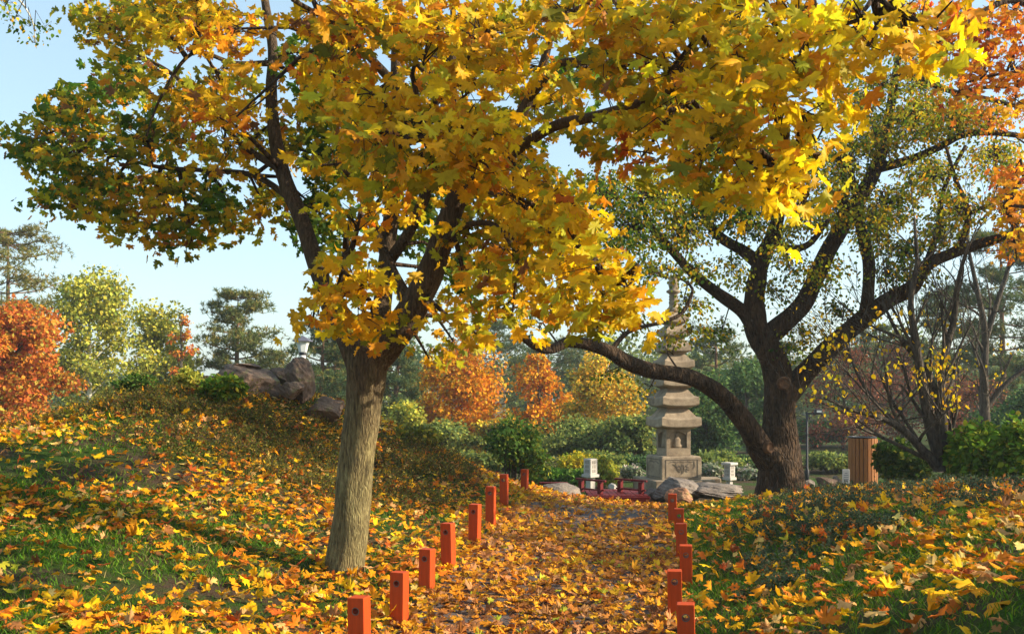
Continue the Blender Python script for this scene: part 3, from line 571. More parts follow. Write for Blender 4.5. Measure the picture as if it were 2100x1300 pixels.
# ------------------------------------------------------------------ background trees
G1 = 'autumn trees beyond the left hill'; G2 = 'autumn trees behind the pagoda garden'; G3 = 'dark trees beyond the right bushes'
def broad(name, label, px, ytop, ybot, w, d, pal, n, csize=.2, mat=M_bark3, group=None, dens=1, seed=None, shape=1.0, trunkw=None, lift=0):
    """a rounded or columnar tree: tapered trunk, limbs, leaf clumps through the crown"""
    rs = np.random.default_rng(seed if seed is not None else int(px*7+d)); base = gz(px, d)
    t = thing(name, label, 'tree', base, group=group); top = P(px, ytop, d)[2]; bot = max(P(px, ybot, d)[2], base[2]+.3)
    hw = w/2/F*d; g = Geo(); top += (22 if group == G2 else -8)/F*d; hgt = top-base[2]; r0 = trunkw or max(.09, hgt*.018)
    lean = rs.normal(0, .04*hgt, 2)
    spine = [tuple(base-[0,0,.1])+(r0,), tuple(base+[lean[0]*.3, lean[1]*.3, hgt*.3])+(r0*.75,), tuple(base+[lean[0]*.7, lean[1]*.7, hgt*.65])+(r0*.45,), (base[0]+lean[0], base[1]+lean[1], top-.08*hgt, r0*.1)]
    p, r = limb(g, spine, sides=8, n=4)
    nc = int(16*dens)+6; gl = Geo(); zs = rs.uniform(0, 1, nc)
    for k in range(nc):
        z = bot+(top-bot)*(.03+.90*zs[k]); u = (z-bot)/(top-bot); prof = (math.sin(math.pi*min(1, (u*.86+.14)))**.6)*shape
        a = rs.uniform(0, 6.28); rad = hw*prof*rs.uniform(.2, .98); c = np.array([base[0]+lean[0]*u+math.cos(a)*rad, base[1]+math.sin(a)*rad, z])
        cr = np.array([hw*.42, hw*.42, min(hw*.34, (top-bot)*.2)])*rs.uniform(.6, 1.15)
        j = np.abs(p[:, 2]-(z-.12*hgt)).argmin(); m = (p[j]+c)/2+[0, 0, .05*hw]
        limb(g, [tuple(p[j])+(max(r[j]*.4, .015),), tuple(m)+(max(r[j]*.25, .01),), tuple(c)+(.008,)], sides=5, n=3, rough=.03)
        nl = int(1.5*n/nc); v = unit(rs.normal(size=(nl, 3)))*rs.uniform(.1, 1, (nl, 1))**.4
        sub = rs.integers(0, 9, nl); off = rs.normal(0, .45, (9, 3)); pos = c+(v*.6+off[sub]*.95)*cr
        tip = v+rs.normal(0, .6, (nl, 3))-[0, 0, .3]; nrm = v+rs.normal(0, .7, (nl, 3))+[0, 0, .5]
        V, T, cc = leaves(pos, tip, nrm, csize*.8*rs.uniform(.5, 1.2, nl), pick(pal, nl)*rs.uniform(.78, 1.18), OUT_Q, 0)
        gl.add(V, T, cc)
    g.build('trunk', mat, t, True); gl.build('crown', M_far, t); return t
def needles(c, rs, r, pal, k=9, wid=.09):
    n = len(c); pos = np.repeat(c, k, 0); tip = unit(rs.normal(size=(n*k, 3))+[0, 0, .45]); L = np.repeat(r, k)*rs.uniform(.6, 1.1, n*k)
    s = unit(np.cross(tip, rs.normal(size=(n*k, 3))))*L[:, None]*wid
    V = np.stack([pos-s, pos+s, pos+tip*L[:, None]], 1).reshape(-1, 3); T = np.arange(3*n*k).reshape(-1, 3)
    return V, T, np.repeat(np.repeat(pick(pal, n), k, 0), 3, 0)
PINE = [(3, (.12,.16,.05)), (2, (.20,.22,.06)), (1.5, (.30,.25,.06))]
PINEB = [(3, (.07,.12,.04)), (2, (.13,.17,.05)), (1, (.24,.22,.05))]
def pine(label, px, ytop, ybot, w, d, pal=PINE, n=900, seed=None, group='pine trees standing behind the garden'):
    rs = np.random.default_rng(seed if seed is not None else int(px*3+d)); base = gz(px, d)
    t = thing('pine_tree', label, 'tree', base, group=group); top = P(px, ytop-24, d)[2]; bot = max(P(px, ybot, d)[2], base[2]+.5); hw = w/2/F*d
    g = Geo(); hgt = top-base[2]; r0 = max(.14, hgt*.016); lean = rs.normal(0, .03*hgt)
    p, r = limb(g, [tuple(base-[0,0,.1])+(r0,), tuple(base+[lean*.5, 0, hgt*.5])+(r0*.7,), (base[0]+lean, base[1], top-.05*hgt, r0*.15)], sides=8, n=8)
    gl = Geo(); nb = int(30+hgt*1.3); per = max(6, int(n*2.2)//nb)
    for k in range(nb):
        u = (k+rs.random())/nb; z = bot+(top-bot)*u; L = hw*(.42+.85*math.sin(math.pi*min(.97, .25+.75*u))**.8)*rs.uniform(.55, 1.1)
        a = k*2.4+rs.normal(0, .4); j = np.abs(p[:, 2]-z).argmin(); s = p[j]
        e = s+np.array([math.cos(a)*L, math.sin(a)*L, L*rs.uniform(.0, .35)]); m = (s+e)/2+[0, 0, -.06*L]
        limb(g, [tuple(s)+(max(r[j]*.35, .02),), tuple(m)+(.03,), tuple(e)+(.012,)], sides=4, n=2, rough=.02)
        q = rs.uniform(.35, 1.05, per)**.7; c = s+(e-s)*q[:, None]+rs.normal(0, 1, (per, 3))*np.array([.2, .2, .09])*max(L, .9)*(.5+q[:, None]*.5)
        gl.add(*needles(c, rs, np.full(per, .21)*rs.uniform(.7, 1.2, per), pal, 11))
    g.build('trunk', M_pinebark, t, True); gl.build('crown', M_far, t); return t
YG = [(3, (.48,.46,.06)), (3, (.34,.37,.06)), (2, (.58,.50,.06)), (1, (.14,.2,.03))]
ORT = [(4, (.70,.25,.010)), (4, (.74,.38,.012)), (1.2, (.50,.13,.015)), (1, (.3,.26,.04))]
RDT = [(4, (.62,.17,.03)), (4, (.66,.27,.03)), (1.3, (.50,.11,.035)), (2, (.44,.36,.05))]
YOT = [(4, (.76,.52,.04)), (3, (.72,.36,.03)), (2, (.4,.4,.06)), (1, (.16,.2,.04))]
DGT = [(3, (.055,.12,.04)), (3, (.09,.17,.045)), (1.5, (.16,.24,.05))]
WIL = [(3, (.16,.22,.055)), (3, (.24,.29,.06)), (1.5, (.33,.33,.06)), (1, (.06,.1,.03))]
RBR = [(3, (.20,.07,.04)), (2, (.28,.10,.04)), (2, (.14,.07,.05))]
pine('tall olive pine at the left edge, behind the red tree', 15, 480, 720, 190, 46, n=1300, pal=[(3,(.17,.18,.04)),(2,(.26,.24,.05)),(1,(.34,.26,.06))])
broad('red_maple', 'round red and orange tree at the left edge', 35, 590, 880, 205, 30, RDT, 13000, .17, group=G1, dens=2)
broad('birch_tree', 'tall feathery yellow-green tree right of the red tree', 185, 552, 860, 190, 38, YG, 9500, .19, M_birch, G1, 1.6)
broad('poplar_tree', 'loose yellow-green tree with spiky top left of the lone pine', 310, 612, 840, 190, 40, YG, 7500, .19, M_bark3, G1, 1.6)
broad('small_maple', 'small thin tree with pink-orange leaves left of the lone pine', 375, 635, 800, 50, 36, RDT, 420, .15, M_bark3, G1, .5)
pine('lone pine with open crown showing above the rocks on the hill', 482, 618, 780, 135, 40, n=900)
pine('small pine tip between the two rocks', 562, 742, 800, 60, 44, n=300)
pine('bushy pine behind the white lamp', 655, 680, 860, 120, 40, n=1100, pal=PINEB)
pine('dark pine with its top showing close to the left of the maple trunk', 690, 725, 900, 110, 46, n=900, pal=PINEB)
pine('tall narrow pine just right of the maple trunk', 805, 715, 930, 90, 42, n=1000, pal=PINEB)
broad('weeping_birch', 'thin pale drooping birch left of the large orange maple', 872, 735, 930, 90, 44, YOT, 2200, .16, M_birch, G2, .8)
broad('orange_maple', 'large glowing orange maple behind the dark green shrub', 945, 742, 930, 205, 36, ORT, 12000, .17, M_bark3, G2, 2)
broad('orange_maple', 'smaller rusty orange maple between the big orange one and the yellow birch', 1108, 748, 930, 125, 38, ORT, 6500, .17, M_bark3, G2, 1.3)
pine('broad dark pine rising behind the large orange maple', 1010, 688, 860, 200, 56, n=1500, pal=PINEB)
pine('pine rising behind the rusty orange maple', 1120, 722, 880, 150, 60, n=1200, pal=PINEB)
pine('pine rising behind the yellow birch', 1215, 728, 880, 150, 62, n=1200, pal=PINEB)
broad('yellow_birch', 'yellow and orange birch with white trunk left of the pagoda', 1240, 745, 950, 175, 34, YOT, 7500, .15, M_birch, G2, 1.5)
broad('willow_tree', 'green willow behind the yellow shrub and stone lantern', 1180, 885, 985, 180, 31, WIL, 8000, .15, M_bark3, G2, 1.5)
broad('willow_tree', 'dark green willow directly left of the pagoda body', 1295, 880, 985, 120, 30, WIL, 6500, .15, M_bark3, G2, 1.3)
broad('broadleaf_tree', 'olive tree low behind the dark green shrub', 900, 890, 970, 150, 30, WIL+[(2, (.3,.3,.05))], 5500, .15, M_bark3, G2, 1.2)
broad('broadleaf_tree', 'yellow-green tree right behind the maple trunk', 835, 855, 960, 120, 31, YG, 4000, .15, M_bark3, G2, 1.2)
broad('broadleaf_tree', 'brown-green tree between the two orange maples, low', 1030, 885, 970, 150, 33, YOT+[(3, (.14,.12,.05))], 5000, .15, M_bark3, G2, 1.2)
broad('broadleaf_tree', 'deep green tree close behind the pagoda on its right', 1450, 800, 985, 150, 32, DGT, 9000, .15, M_bark3, G2, 1.6)
broad('broadleaf_tree', 'blue-green tree between pagoda and dark spreading tree', 1535, 765, 985, 130, 36, DGT, 8000, .16, M_bark3, G2, 1.5)
pine('pine top showing above the deep green tree right of the pagoda', 1470, 702, 880, 130, 48, n=1000, pal=PINEB)
pine('hazy pine behind the trunk of the dark spreading tree', 1590, 720, 900, 110, 60, n=900, pal=PINEB)
broad('broadleaf_tree', 'green tree seen between the spreading trunk and lamp post', 1670, 860, 985, 130, 40, DGT, 5000, .17, M_bark3, G3, 1.3)
broad('rusty_tree', 'thin reddish brown tree behind the wooden bin', 1730, 700, 960, 170, 38, RBR, 3300, .14, M_bark3, G3, 1.6)
broad('rusty_tree', 'reddish brown tree behind the half bare tree', 1850, 690, 960, 180, 40, RBR+[(1, (.1,.1,.06))], 3600, .14, M_bark3, G3, 1.6)
broad('rusty_tree', 'low rust-red tree at the right edge behind the bushes', 1990, 770, 950, 170, 36, RBR+[(1,(.35,.13,.04))], 3600, .14, M_bark3, G3, 1.4)
pine('tall shadowy pine behind the bare tree at the right edge', 2060, 490, 900, 200, 40, n=2600, pal=PINEB, seed=4)
pine('dark pine left of the bare grey tree', 1945, 620, 900, 160, 46, n=1400, pal=PINEB, seed=9)
pine('distant dark pine behind the half bare tree', 1800, 690, 920, 150, 56, n=1100, pal=PINEB)
broad('broadleaf_tree', 'green tree low at the right edge behind the tall pine', 2090, 800, 960, 150, 30, DGT, 5500, .15, M_bark3, G3, 1.2)
# more dark woodland closing the horizon
# far wood closing the horizon
gl = Geo(); rs = np.random.default_rng(21)
for k in range(150):
    px = rs.uniform(-200, 2300); d = rs.uniform(75, 110); hh = rs.uniform(.9, 1)*(6.3+1.2*math.sin(px*.011)); 
    if px < 800: hh *= .62
    c = np.array([(px-1050)/F*d, d, -.5+hh*.5]); n = 520
    v = unit(rs.normal(size=(n, 3)))*rs.uniform(.2, 1, (n, 1))**.35; off = rs.normal(0, .3, (12, 3)); pos = c+(v*.8+off[rs.integers(0, 12, n)])*[2.6, 2.6, hh*.45]
    V, T, cc = leaves(pos, v+rs.normal(0, .6, (n, 3)), v+rs.normal(0, .6, (n, 3))+[0, 0, .4], .5*rs.uniform(.5, 1.2, n), pick([DGT, WIL, PINEB, WIL][k % 4], n)*rs.uniform(.8, 1.15), OUT_Q, 0)
    gl.add(V, T, cc)
tag(gl.build('distant_wood', M_far), 'dark green distant wood closing the view behind all the trees', 'wood', kind='stuff')

# ------------------------------------------------------------------ shrubs
def shrub(name, label, px, ytop, ybot, w, d, pal, n, size, outline=OUT_OV, group=None, stems=9, droop=.2, seed=None, grassy=False):
    rs = np.random.default_rng(seed if seed is not None else int(px+ytop)); base = gz(px, d); top = P(px, ytop, d)[2]; hw = w/2/F*d
    t = thing(name, label, 'shrub', base, group=group); hgt = max(top-base[2], .25); g = Geo(); gl = Geo(); per = n//stems
    for k in range(stems):
        a = 6.28*k/stems+rs.normal(0, .3); rad = hw*math.sqrt(rs.random())*.8; e = base+[math.cos(a)*rad, math.sin(a)*rad*.8, hgt*rs.uniform(.45, .82)*(1-.35*(rad/hw)**2)]
        s = base+np.array([math.cos(a)*.12*hw, math.sin(a)*.12*hw, -.05]); m = (s+e)/2+[0, 0, .05]
        limb(g, [tuple(s)+(.016,), tuple(m)+(.011,), tuple(e)+(.004,)], sides=5, n=3)
        cr = np.array([hw*.42, hw*.42, hgt*.3]); c = e
        v = unit(rs.normal(size=(per, 3)))*rs.uniform(.1, 1, (per, 1))**.5; off = rs.normal(0, .4, (8, 3)); si = rs.integers(0, 8, per); pos = c+(v*.75+off[si]*.6)*cr
        pos[:, 2] = np.maximum(pos[:, 2], base[2]+.03)
        tw = c+off[:]*.6*cr; V, T = twigs(np.repeat(e[None], 8, 0), (e+tw)/2+.02, tw+rs.normal(0, .04, (8, 3)), .005, .002); g.add(V, T)
        tip = v+rs.normal(0, .5, (per, 3))-[0, 0, droop]; nrm = v*.5+rs.normal(0, .5, (per, 3))+[0, 0, .8]
        V, T, cc = leaves(pos, tip, nrm, size*rs.uniform(.6, 1.2, per), pick(pal, per)*rs.uniform(.8, 1.15), outline, .3); gl.add(V, T, cc)
    g.build('stems', M_bark3, t, True); gl.build('foliage', M_small, t); return t
SG = [(3, (.05,.11,.015)), (2, (.09,.17,.02)), (1, (.16,.2,.03)), (.4, (.3,.3,.03))]
shrub('round_shrub', 'dark green shrub with bare lower stems, beside the farthest left posts', 1050, 862, 985, 165, 17.6, SG, 4200, .085, stems=14)
shrub('yellow_shrub', 'bright yellow shrub behind the taller stone lantern', 1180, 918, 985, 84, 24, [(4, (.6,.45,.02)), (2, (.4,.4,.03)), (1, (.2,.28,.03))], 3000, .075, stems=10)
shrub('weeping_shrub', 'yellow-green drooping shrub between the stone lantern and the pagoda', 1238, 928, 990, 92, 22.8, [(4, (.34,.34,.03)), (2, (.22,.28,.03)), (1, (.5,.42,.03))], 4200, .075, OUT_Q, stems=12, droop=1.2)
shrub('low_shrub', 'low fresh green plants left of the stone lantern', 1125, 958, 995, 110, 22, [(3, (.12,.26,.03)), (2, (.2,.34,.04))], 2600, .11, OUT_Q, stems=9, droop=-1)
shrub('low_shrub', 'low green plants between the yellow shrub and the bridge rail', 1185, 965, 998, 70, 21.5, [(3, (.12,.24,.03)), (2, (.2,.3,.04))], 1500, .1, OUT_Q, stems=7, droop=-1)
RG = [(3, (.11,.24,.02)), (2, (.18,.33,.03)), (1.6, (.32,.40,.03)), (.4, (.45,.4,.04))]
for lab, px, yt, w, d, n in [('bright green leafy bush right of the half bare tree', 2010, 868, 130, 13.2, 3600), ('tall bright green bush at the right edge', 2095, 858, 110, 12.6, 3600),
      ('green bush nearest the stems of the half bare tree, on their right', 1965, 890, 60, 13.4, 1500), ('dark green bush between the bin and the half bare tree', 1832, 898, 84, 15.5, 2600), ('low dark bush right of the bin, in front of the leaning stem', 1880, 925, 66, 15, 1400)]:
    shrub('leafy_bush', lab, px, yt, 0, w, d, RG if yt < 895 else SG, n, .085, stems=11, group='leafy bushes right of the wooden bin')
HZ2 = [(3, (.12,.17,.06)), (2, (.2,.22,.08)), (1, (.3,.26,.12))]
HZ = [(2, (.16,.22,.10)), (2, (.3,.32,.2)), (1, (.5,.42,.35)), (1, (.2,.25,.2))]  # pale mix, distance haze put into the leaf colours
shrub('pale_shrub', 'low pale shrub right of the pagoda base', 1465, 950, 0, 70, 25, HZ, 1400, .09, stems=8)
shrub('pale_shrub', 'low hazy shrub just right of the small stone lantern', 1535, 958, 0, 66, 25, HZ, 1400, .09, stems=8)
shrub('pale_shrub', 'thin pale shrub left of the pagoda plinth', 1300, 950, 0, 44, 24.5, HZ, 800, .08, stems=7)
LW = ['low dull green bush far behind the round shrub', 'low green bush far behind the low fresh plants', 'low green bush behind the yellow shrub', 'low green bush behind the drooping shrub', 'low bush just left of the pagoda plinth, far behind', 'low dark bush behind the pagoda plinth on its right',
      'low bush behind the small stone lantern', 'low bush behind the left edge of the dark spreading trunk', 'low bush behind the thin lamp post', 'low green bush left of the wooden bin, far behind', 'low bush hidden mostly by the wooden bin', 'low bush behind the green bush right of the bin']
for k, lab in enumerate(LW):
    px = 985+k*80; shrub('background_bush', lab, px, 925+8*(k % 3), 0, 120, 27+(k % 3), [WIL, DGT, HZ2][k % 3] if k < 9 else [DGT, WIL][k % 2], 2600, .1, OUT_Q, stems=12, group='low bushes closing the garden behind the pagoda')
shrub('hill_shrub', 'olive shrub with yellow leaves on the slope just right of the maple trunk', 850, 880, 0, 130, 15.3, [(3, (.14,.15,.03)), (2, (.3,.3,.03)), (1, (.5,.35,.03))], 2600, .07, stems=11)
shrub('hill_shrub', 'small green shrub on the crest left of the big rock', 285, 780, 0, 90, 13.8, SG, 1500, .07, stems=8)
shrub('hill_shrub', 'green leafy shrub in front of the long flat rock', 455, 772, 0, 90, 13.2, [(3, (.10,.2,.02)), (2, (.2,.28,.02)), (1, (.4,.34,.02))], 1600, .08, stems=8)
shrub('hill_shrub', 'small yellowing shrub on the crest, left of the flat rock', 385, 782, 0, 60, 13.6, YG, 900, .06, stems=7)

# ------------------------------------------------------------------ fallen leaves, grass, ground cover
def scatter(n, y0, y1, xr, fn):
    out = []
    y = np.sqrt(rng.uniform(y0**2, y1**2, n)); x = rng.uniform(-1, 1, n)*(y*.5*xr+.4); k = fn(x, y) > rng.random(n)
    return x[k], y[k]
def onpath(x, y):
    l, r = path_lr(y); return (x > l) & (x < r) & (y < 17.6)
def dens_leaf(x, y):
    b = .48+.42*vnoise(x, y, 1.3, 1); b = np.where(onpath(x, y), 1.2-np.clip((y-10)/4, 0, .70)-.25*np.clip(vnoise(x, y, 1.5, 5), 0, 1), b)
    l, r = path_lr(y); gut = np.exp(-((x-l)/.35)**2)*.4+np.exp(-((x-r-.1)/.3)**2)*.1
    b = np.where((x > r+.05), b*np.where(y > 7, .34, .62), b); b = np.where((x < l), b*.85, b)
    return np.clip(b+gut, .15, 1.0)
x, y = scatter(70000, 2.2, 18, 1.25, dens_leaf); n = len(x); p_ = onpath(x, y)
z = H(x, y)+np.where(p_, rng.uniform(.018, .055, n), rng.uniform(.02, .075, n))
nrm = np.stack([rng.normal(0, .27, n), rng.normal(-.14, .27, n), np.ones(n)], 1); a = rng.uniform(0, 6.283, n)
tip = np.stack([np.cos(a), np.sin(a), rng.normal(0, .2, n)], 1)
FL = [(5, (.86,.47,.008)), (4.5, (.80,.32,.008)), (3.2, (.64,.17,.012)), (1.4, (.68,.36,.12)), (1.2, (.42,.09,.015)), (1, (.3,.13,.04)), (.5, (.45,.42,.03)), (1.0, (.8,.55,.16))]
FP = [(3, (.78,.38,.02)), (3.4, (.66,.25,.015)), (3.4, (.44,.16,.03)), (2.4, (.56,.27,.10)), (2.4, (.26,.10,.035)), (.4, (.4,.42,.03)), (1, (.75,.44,.02))]
col = np.where(p_[:, None], pick(FP, n), pick(FL, n))
size = rng.uniform(.036, .084, n)*np.where(rng.random(n) < .3, .6, 1)
near = y < 8.5; g = Geo()
for k, o in ((near, OUT_HI), (~near, OUT_LO)):
    g.add(*leaves(np.stack([x, y, z], 1)[k], tip[k], nrm[k], size[k], col[k], o, .7, .2))
lx, ly, lz = x, y, z
st = rng.random(n) < .3; pb = np.stack([x, y, z], 1)[st]; tp = unit(tip[st]); V, T = twigs(pb, pb-tp*.03+[0, 0, .012], pb-tp*.075+[0, 0, .005], .0014, .001)
g.add(V, T, np.tile([.45, .2, .05], (len(V), 1)))
tag(g.build('fallen_leaves', M_fallen), 'yellow, orange and brown maple leaves fallen over lawn, hill and path', 'fallen leaves', kind='stuff')
print('fallen', n)
# grass
def dens_grass(x, y):
    b = np.clip(.62-.75*vnoise(x, y, 1.1, 1)+.2*vnoise(x, y, 4, 2), 0.05, 1); b = np.where(onpath(x, y), 0, b)
    b = np.where((x < 0) & (y > 9.5), b*.4, b); b = np.where((x > 1.5) & (y < 8.5), np.maximum(b, .6), b)
    return b
x, y = scatter(260000, 2.2, 15, 1.2, dens_grass); n = len(x); z = H(x, y)
hh = rng.uniform(.02, .065, n)*np.clip(y/6, .7, 1.2); a = rng.uniform(0, 6.28, n); w = rng.uniform(.0016, .0032, n)*np.clip(y/5, .8, 2.5)
b = np.stack([x, y, z], 1); sx = np.stack([np.cos(a), np.sin(a), 0*a], 1)*w[:, None]; ln = np.stack([rng.normal(0, .6, n), rng.normal(0, .6, n), np.ones(n)], 1)*hh[:, None]
m = b+ln*.55; t = b+ln+np.stack([rng.normal(0, .3, n), rng.normal(0, .3, n), -.1*np.ones(n)], 1)*hh[:, None]
V = np.stack([b-sx, b+sx, m+sx*.8, m-sx*.8, t], 1).reshape(-1, 3); T = (np.array([(0,1,2),(0,2,3),(3,2,4)])[None]+(np.arange(n)*5)[:, None, None]).reshape(-1, 3)
gc = pick([(4, (.07,.19,.005)), (3, (.12,.26,.008)), (1.4, (.20,.27,.015)), (1.1, (.30,.25,.08))], n)
g = Geo(); g.add(V, T, np.repeat(gc, 5, 0)); tag(g.build('grass', M_grass), 'short green lawn grass showing between the fallen leaves', 'grass', kind='stuff')
# ground cover: wiry low plants on the hill crest and on the right bank
def cover(name, label, centres, pal, leafn, size, hgt):
    rs = np.random.default_rng(len(centres)); g = Geo()
    for cx, cy, rx, ry, n in centres:
        m = n; x = cx+rs.normal(0, rx*.55, m); y = cy+rs.normal(0, ry*.55, m); z = H(x, y)
        hv = hgt*rs.uniform(.35, 1, m)*(.6+.4*np.clip(1+vnoise(x, y, 5, 4), 0, 2))
        b = np.stack([x, y, z-.01], 1); t = b+np.stack([rs.normal(0, .5, m), rs.normal(0, .5, m), np.ones(m)], 1)*hv[:, None]; mid = (b+t)/2+rs.normal(0, .02, (m, 3))
        V, T = twigs(b, mid, t, .003, .0015); g.add(V, T, np.tile([.09, .07, .04], (len(V), 1)))
        k = leafn; q = rs.uniform(.25, 1.05, (m*k, 1)); pos = np.repeat(b, k, 0)*(1-q)+np.repeat(t, k, 0)*q+rs.normal(0, .022, (m*k, 3))
        V, T, c = leaves(pos, rs.normal(0, .8, (m*k, 3))+[0, 0, .3], rs.normal(0, .7, (m*k, 3))+[0, 0, .8], size*rs.uniform(.6, 1.3, m*k), pick(pal, m*k), OUT_Q, 0); g.add(V, T, c)
    return tag(g.build(name, M_small), label, 'ground cover', kind='stuff')
hc = []
for px, d, rx, ry, n in [(300,12.8,.9,.7,260),(420,12.6,.9,.8,320),(520,13,.9,.8,340),(620,13.2,.9,.8,340),(560,11.8,.8,.6,240),(640,12.2,.8,.6,240),(700,13.8,.8,.7,220),(820,14.2,.7,.8,260),(880,14.6,.6,.8,260),(940,15.6,.5,.8,200),(850,13,.6,.5,160),(150,12.6,.8,.5,110),(800,12.4,.5,.4,90),(380,11.4,.8,.5,130)]:
    hc.append(((px-1050)/F*d, d, rx, ry, n))
cover('hill_ground_cover', 'olive and brown low scrub growing over the top of the left hill', hc, [(3, (.10,.11,.02)), (2, (.17,.15,.025)), (1.3, (.30,.22,.03)), (1, (.06,.09,.015)), (1, (.18,.08,.03))], 16, .028, .20)
rc = []
for px, d, rx, ry, n in [(1650,11.5,.5,.9,230),(1720,10.5,.6,.8,260),(1800,11.5,.7,.9,320),(1900,11.5,.8,.8,300),(2000,10.5,.7,.8,260),(1760,8.4,.4,.4,110),(1600,8.2,.35,.5,120),(1640,9.2,.45,.6,160),(1850,13.2,.8,.7,260),(1700,13.2,.6,.7,200),(1960,12.2,.8,.6,220),(2080,9.5,.6,.8,180),(1585,7.2,.22,.3,60),(1570,10.5,.4,.6,110),(1990,8.6,.5,.5,120)]:
    rc.append(((px-1050)/F*d, d, rx, ry, n))
cover('bank_ground_cover', 'grey-green low juniper-like scrub on the right bank in front of the bin', rc, [(4, (.05,.085,.045)), (3, (.08,.12,.06)), (1.4, (.04,.06,.02)), (.7, (.16,.10,.04))], 20, .024, .13)
# leaves caught in the scrub
g = Geo(); cs = np.array([c[:2] for c in hc+rc]); n = 1250; i = rng.integers(0, len(cs), n); x = cs[i, 0]+rng.normal(0, .5, n); y = cs[i, 1]+rng.normal(0, .5, n); z = H(x, y)+rng.uniform(.035, .10, n)
V, T, c = leaves(np.stack([x, y, z], 1), rng.normal(0, 1, (n, 3)), rng.normal(0, .6, (n, 3))+[0, -.3, .8], rng.uniform(.04, .085, n), pick(FL, n), OUT_LO, .7); g.add(V, T, c)
tag(g.build('caught_leaves', M_fallen), 'orange and yellow maple leaves caught on the low scrub', 'fallen leaves', kind='stuff')

# ------------------------------------------------------------------ path posts
def post_mesh(hgt, w=.1):
    bm = bmesh.new(); rh = .019; zc = hgt-.075; n = 16; hw = w/2
    def perim(i):
        a = 2*math.pi*i/n; c, s = math.cos(a), math.sin(a); k = hw/max(abs(c), abs(s)); return c*k, s*k
    F_, B_, f_, b_ = [], [], [], []
    for i in range(n):
        a = 2*math.pi*i/n; X, Z = perim(i)
        F_.append(bm.verts.new((X, -hw, zc+Z))); B_.append(bm.verts.new((X, hw, zc+Z)))
        f_.append(bm.verts.new((rh*math.cos(a), -hw, zc+rh*math.sin(a)))); b_.append(bm.verts.new((rh*math.cos(a), hw, zc+rh*math.sin(a))))
    for i in range(n):
        j = (i+1) % n
        bm.faces.new((F_[i], F_[j], f_[j], f_[i])); bm.faces.new((B_[j], B_[i], b_[i], b_[j])); bm.faces.new((f_[i], f_[j], b_[j], b_[i]))
    lo = [bm.verts.new((x, y, -.25)) for x, y in ((-hw, -hw), (hw, -hw), (hw, hw), (-hw, hw))]
    up = [bm.verts.new((x, y, hgt)) for x, y in ((-hw, -hw), (hw, -hw), (hw, hw), (-hw, hw))]
    k = {i: i for i in range(n)}; s = n//8   # corners at i = 2,6,10,14
    m1 = [F_[10], F_[14], B_[14], B_[10]]; m2 = [F_[6], F_[2], B_[2], B_[6]]
    bm.faces.new((lo[0], lo[1], F_[14], F_[13], F_[12], F_[11], F_[10])); bm.faces.new((lo[2], lo[3], B_[10], B_[11], B_[12], B_[13], B_[14]))
    bm.faces.new((F_[2], F_[3], F_[4], F_[5], F_[6], up[0], up[1])); bm.faces.new((B_[6], B_[5], B_[4], B_[3], B_[2], up[2], up[3]))
    bm.faces.new((lo[1], lo[2], B_[14], B_[15], B_[0], B_[1], B_[2], up[2], up[1], F_[2], F_[1], F_[0], F_[15], F_[14]))
    bm.faces.new((lo[3], lo[0], F_[10], F_[9], F_[8], F_[7], F_[6], up[0], up[3], B_[6], B_[7], B_[8], B_[9], B_[10]))
    bm.faces.new(up); bm.faces.new(lo[::-1])
    bmesh.ops.remove_doubles(bm, verts=bm.verts, dist=1e-5)
    return bm
proto = thing('path_post', 'x', 'post', (0, 0, 0), group='orange-red posts lining the path')
bmobj('post', post_mesh(.42), M_post, proto, bevel=.004)
bm = bmesh.new()
for s in (-1,):
    n = 20; rings = []
    for rr, yy_ in ((.0175, .0503), (.0195, .0515), (.0225, .0515), (.0235, .0495)):
        rings.append([bm.verts.new((rr*math.cos(6.2832*i/n), s*yy_, .345+rr*math.sin(6.2832*i/n))) for i in range(n)])
    for a_, b_ in zip(rings, rings[1:]):
        for i in range(n): bm.faces.new((a_[i], a_[(i+1) % n], b_[(i+1) % n], b_[i]))
bmobj('metal_ring', bm, M_steel, proto, True)
def dup(root, loc, rot, label):
    r = root.copy(); C.objects.link(r); r.location = loc; r.rotation_euler = rot; r['label'] = label
    for ch in list(root.children):
        c = ch.copy(); C.objects.link(c); c.parent = r
    return r
ORD = ['nearest', 'second nearest', 'third nearest', 'fourth nearest', 'fifth nearest', 'sixth nearest', 'seventh nearest', 'farthest']
LEFT = [(738,1223,5.8),(818,1172,7),(875,1125,8.1),(920,1072,8.9),(973,1033,10.3),(1006,997,11.7),(1034,972,13.6),(1075,962,16)]
RIGHT = [(1409,1237,5.9),(1385,1168,7.2),(1407,1117,8.3),(1399,1073,9.5),(1393,1042,10.9),(1379,1012,12.3)]
xl = ['cut by the bottom of the photo', 'right of the maple trunk base', 'past the maple trunk', 'taller looking, leaves round its foot', 'in leaves at the foot of the hill', 'in front of the hill scrub', 'just left of the dark shrub stems', 'in front of the dark shrub']
xr = ['cut by the bottom edge', 'between two others', 'behind the one with the lower top', 'half hidden by the next', 'short looking, partly hidden', 'before the boulder at the path end']
first = True
for side, rows, ex, r0 in (('left', LEFT, xl, -17), ('right', RIGHT, xr, -9)):
    for k, (px, pt, d) in enumerate(rows):
        q = P(px, pt, d); rot = (R(random.uniform(-1.5, 1.5)), R(random.uniform(-1.5, 1.5)), R(r0+random.uniform(-4, 4)))
        nm = ORD[k] if k < len(rows)-1 else 'farthest'
        lab = f'{nm} orange-red post of the {side} row, {ex[k]}'; loc = (q[0], q[1], q[2]-.42)
        if first: proto.location = loc; proto.rotation_euler = rot; proto['label'] = lab; first = False
        else: dup(proto, loc, rot, lab)

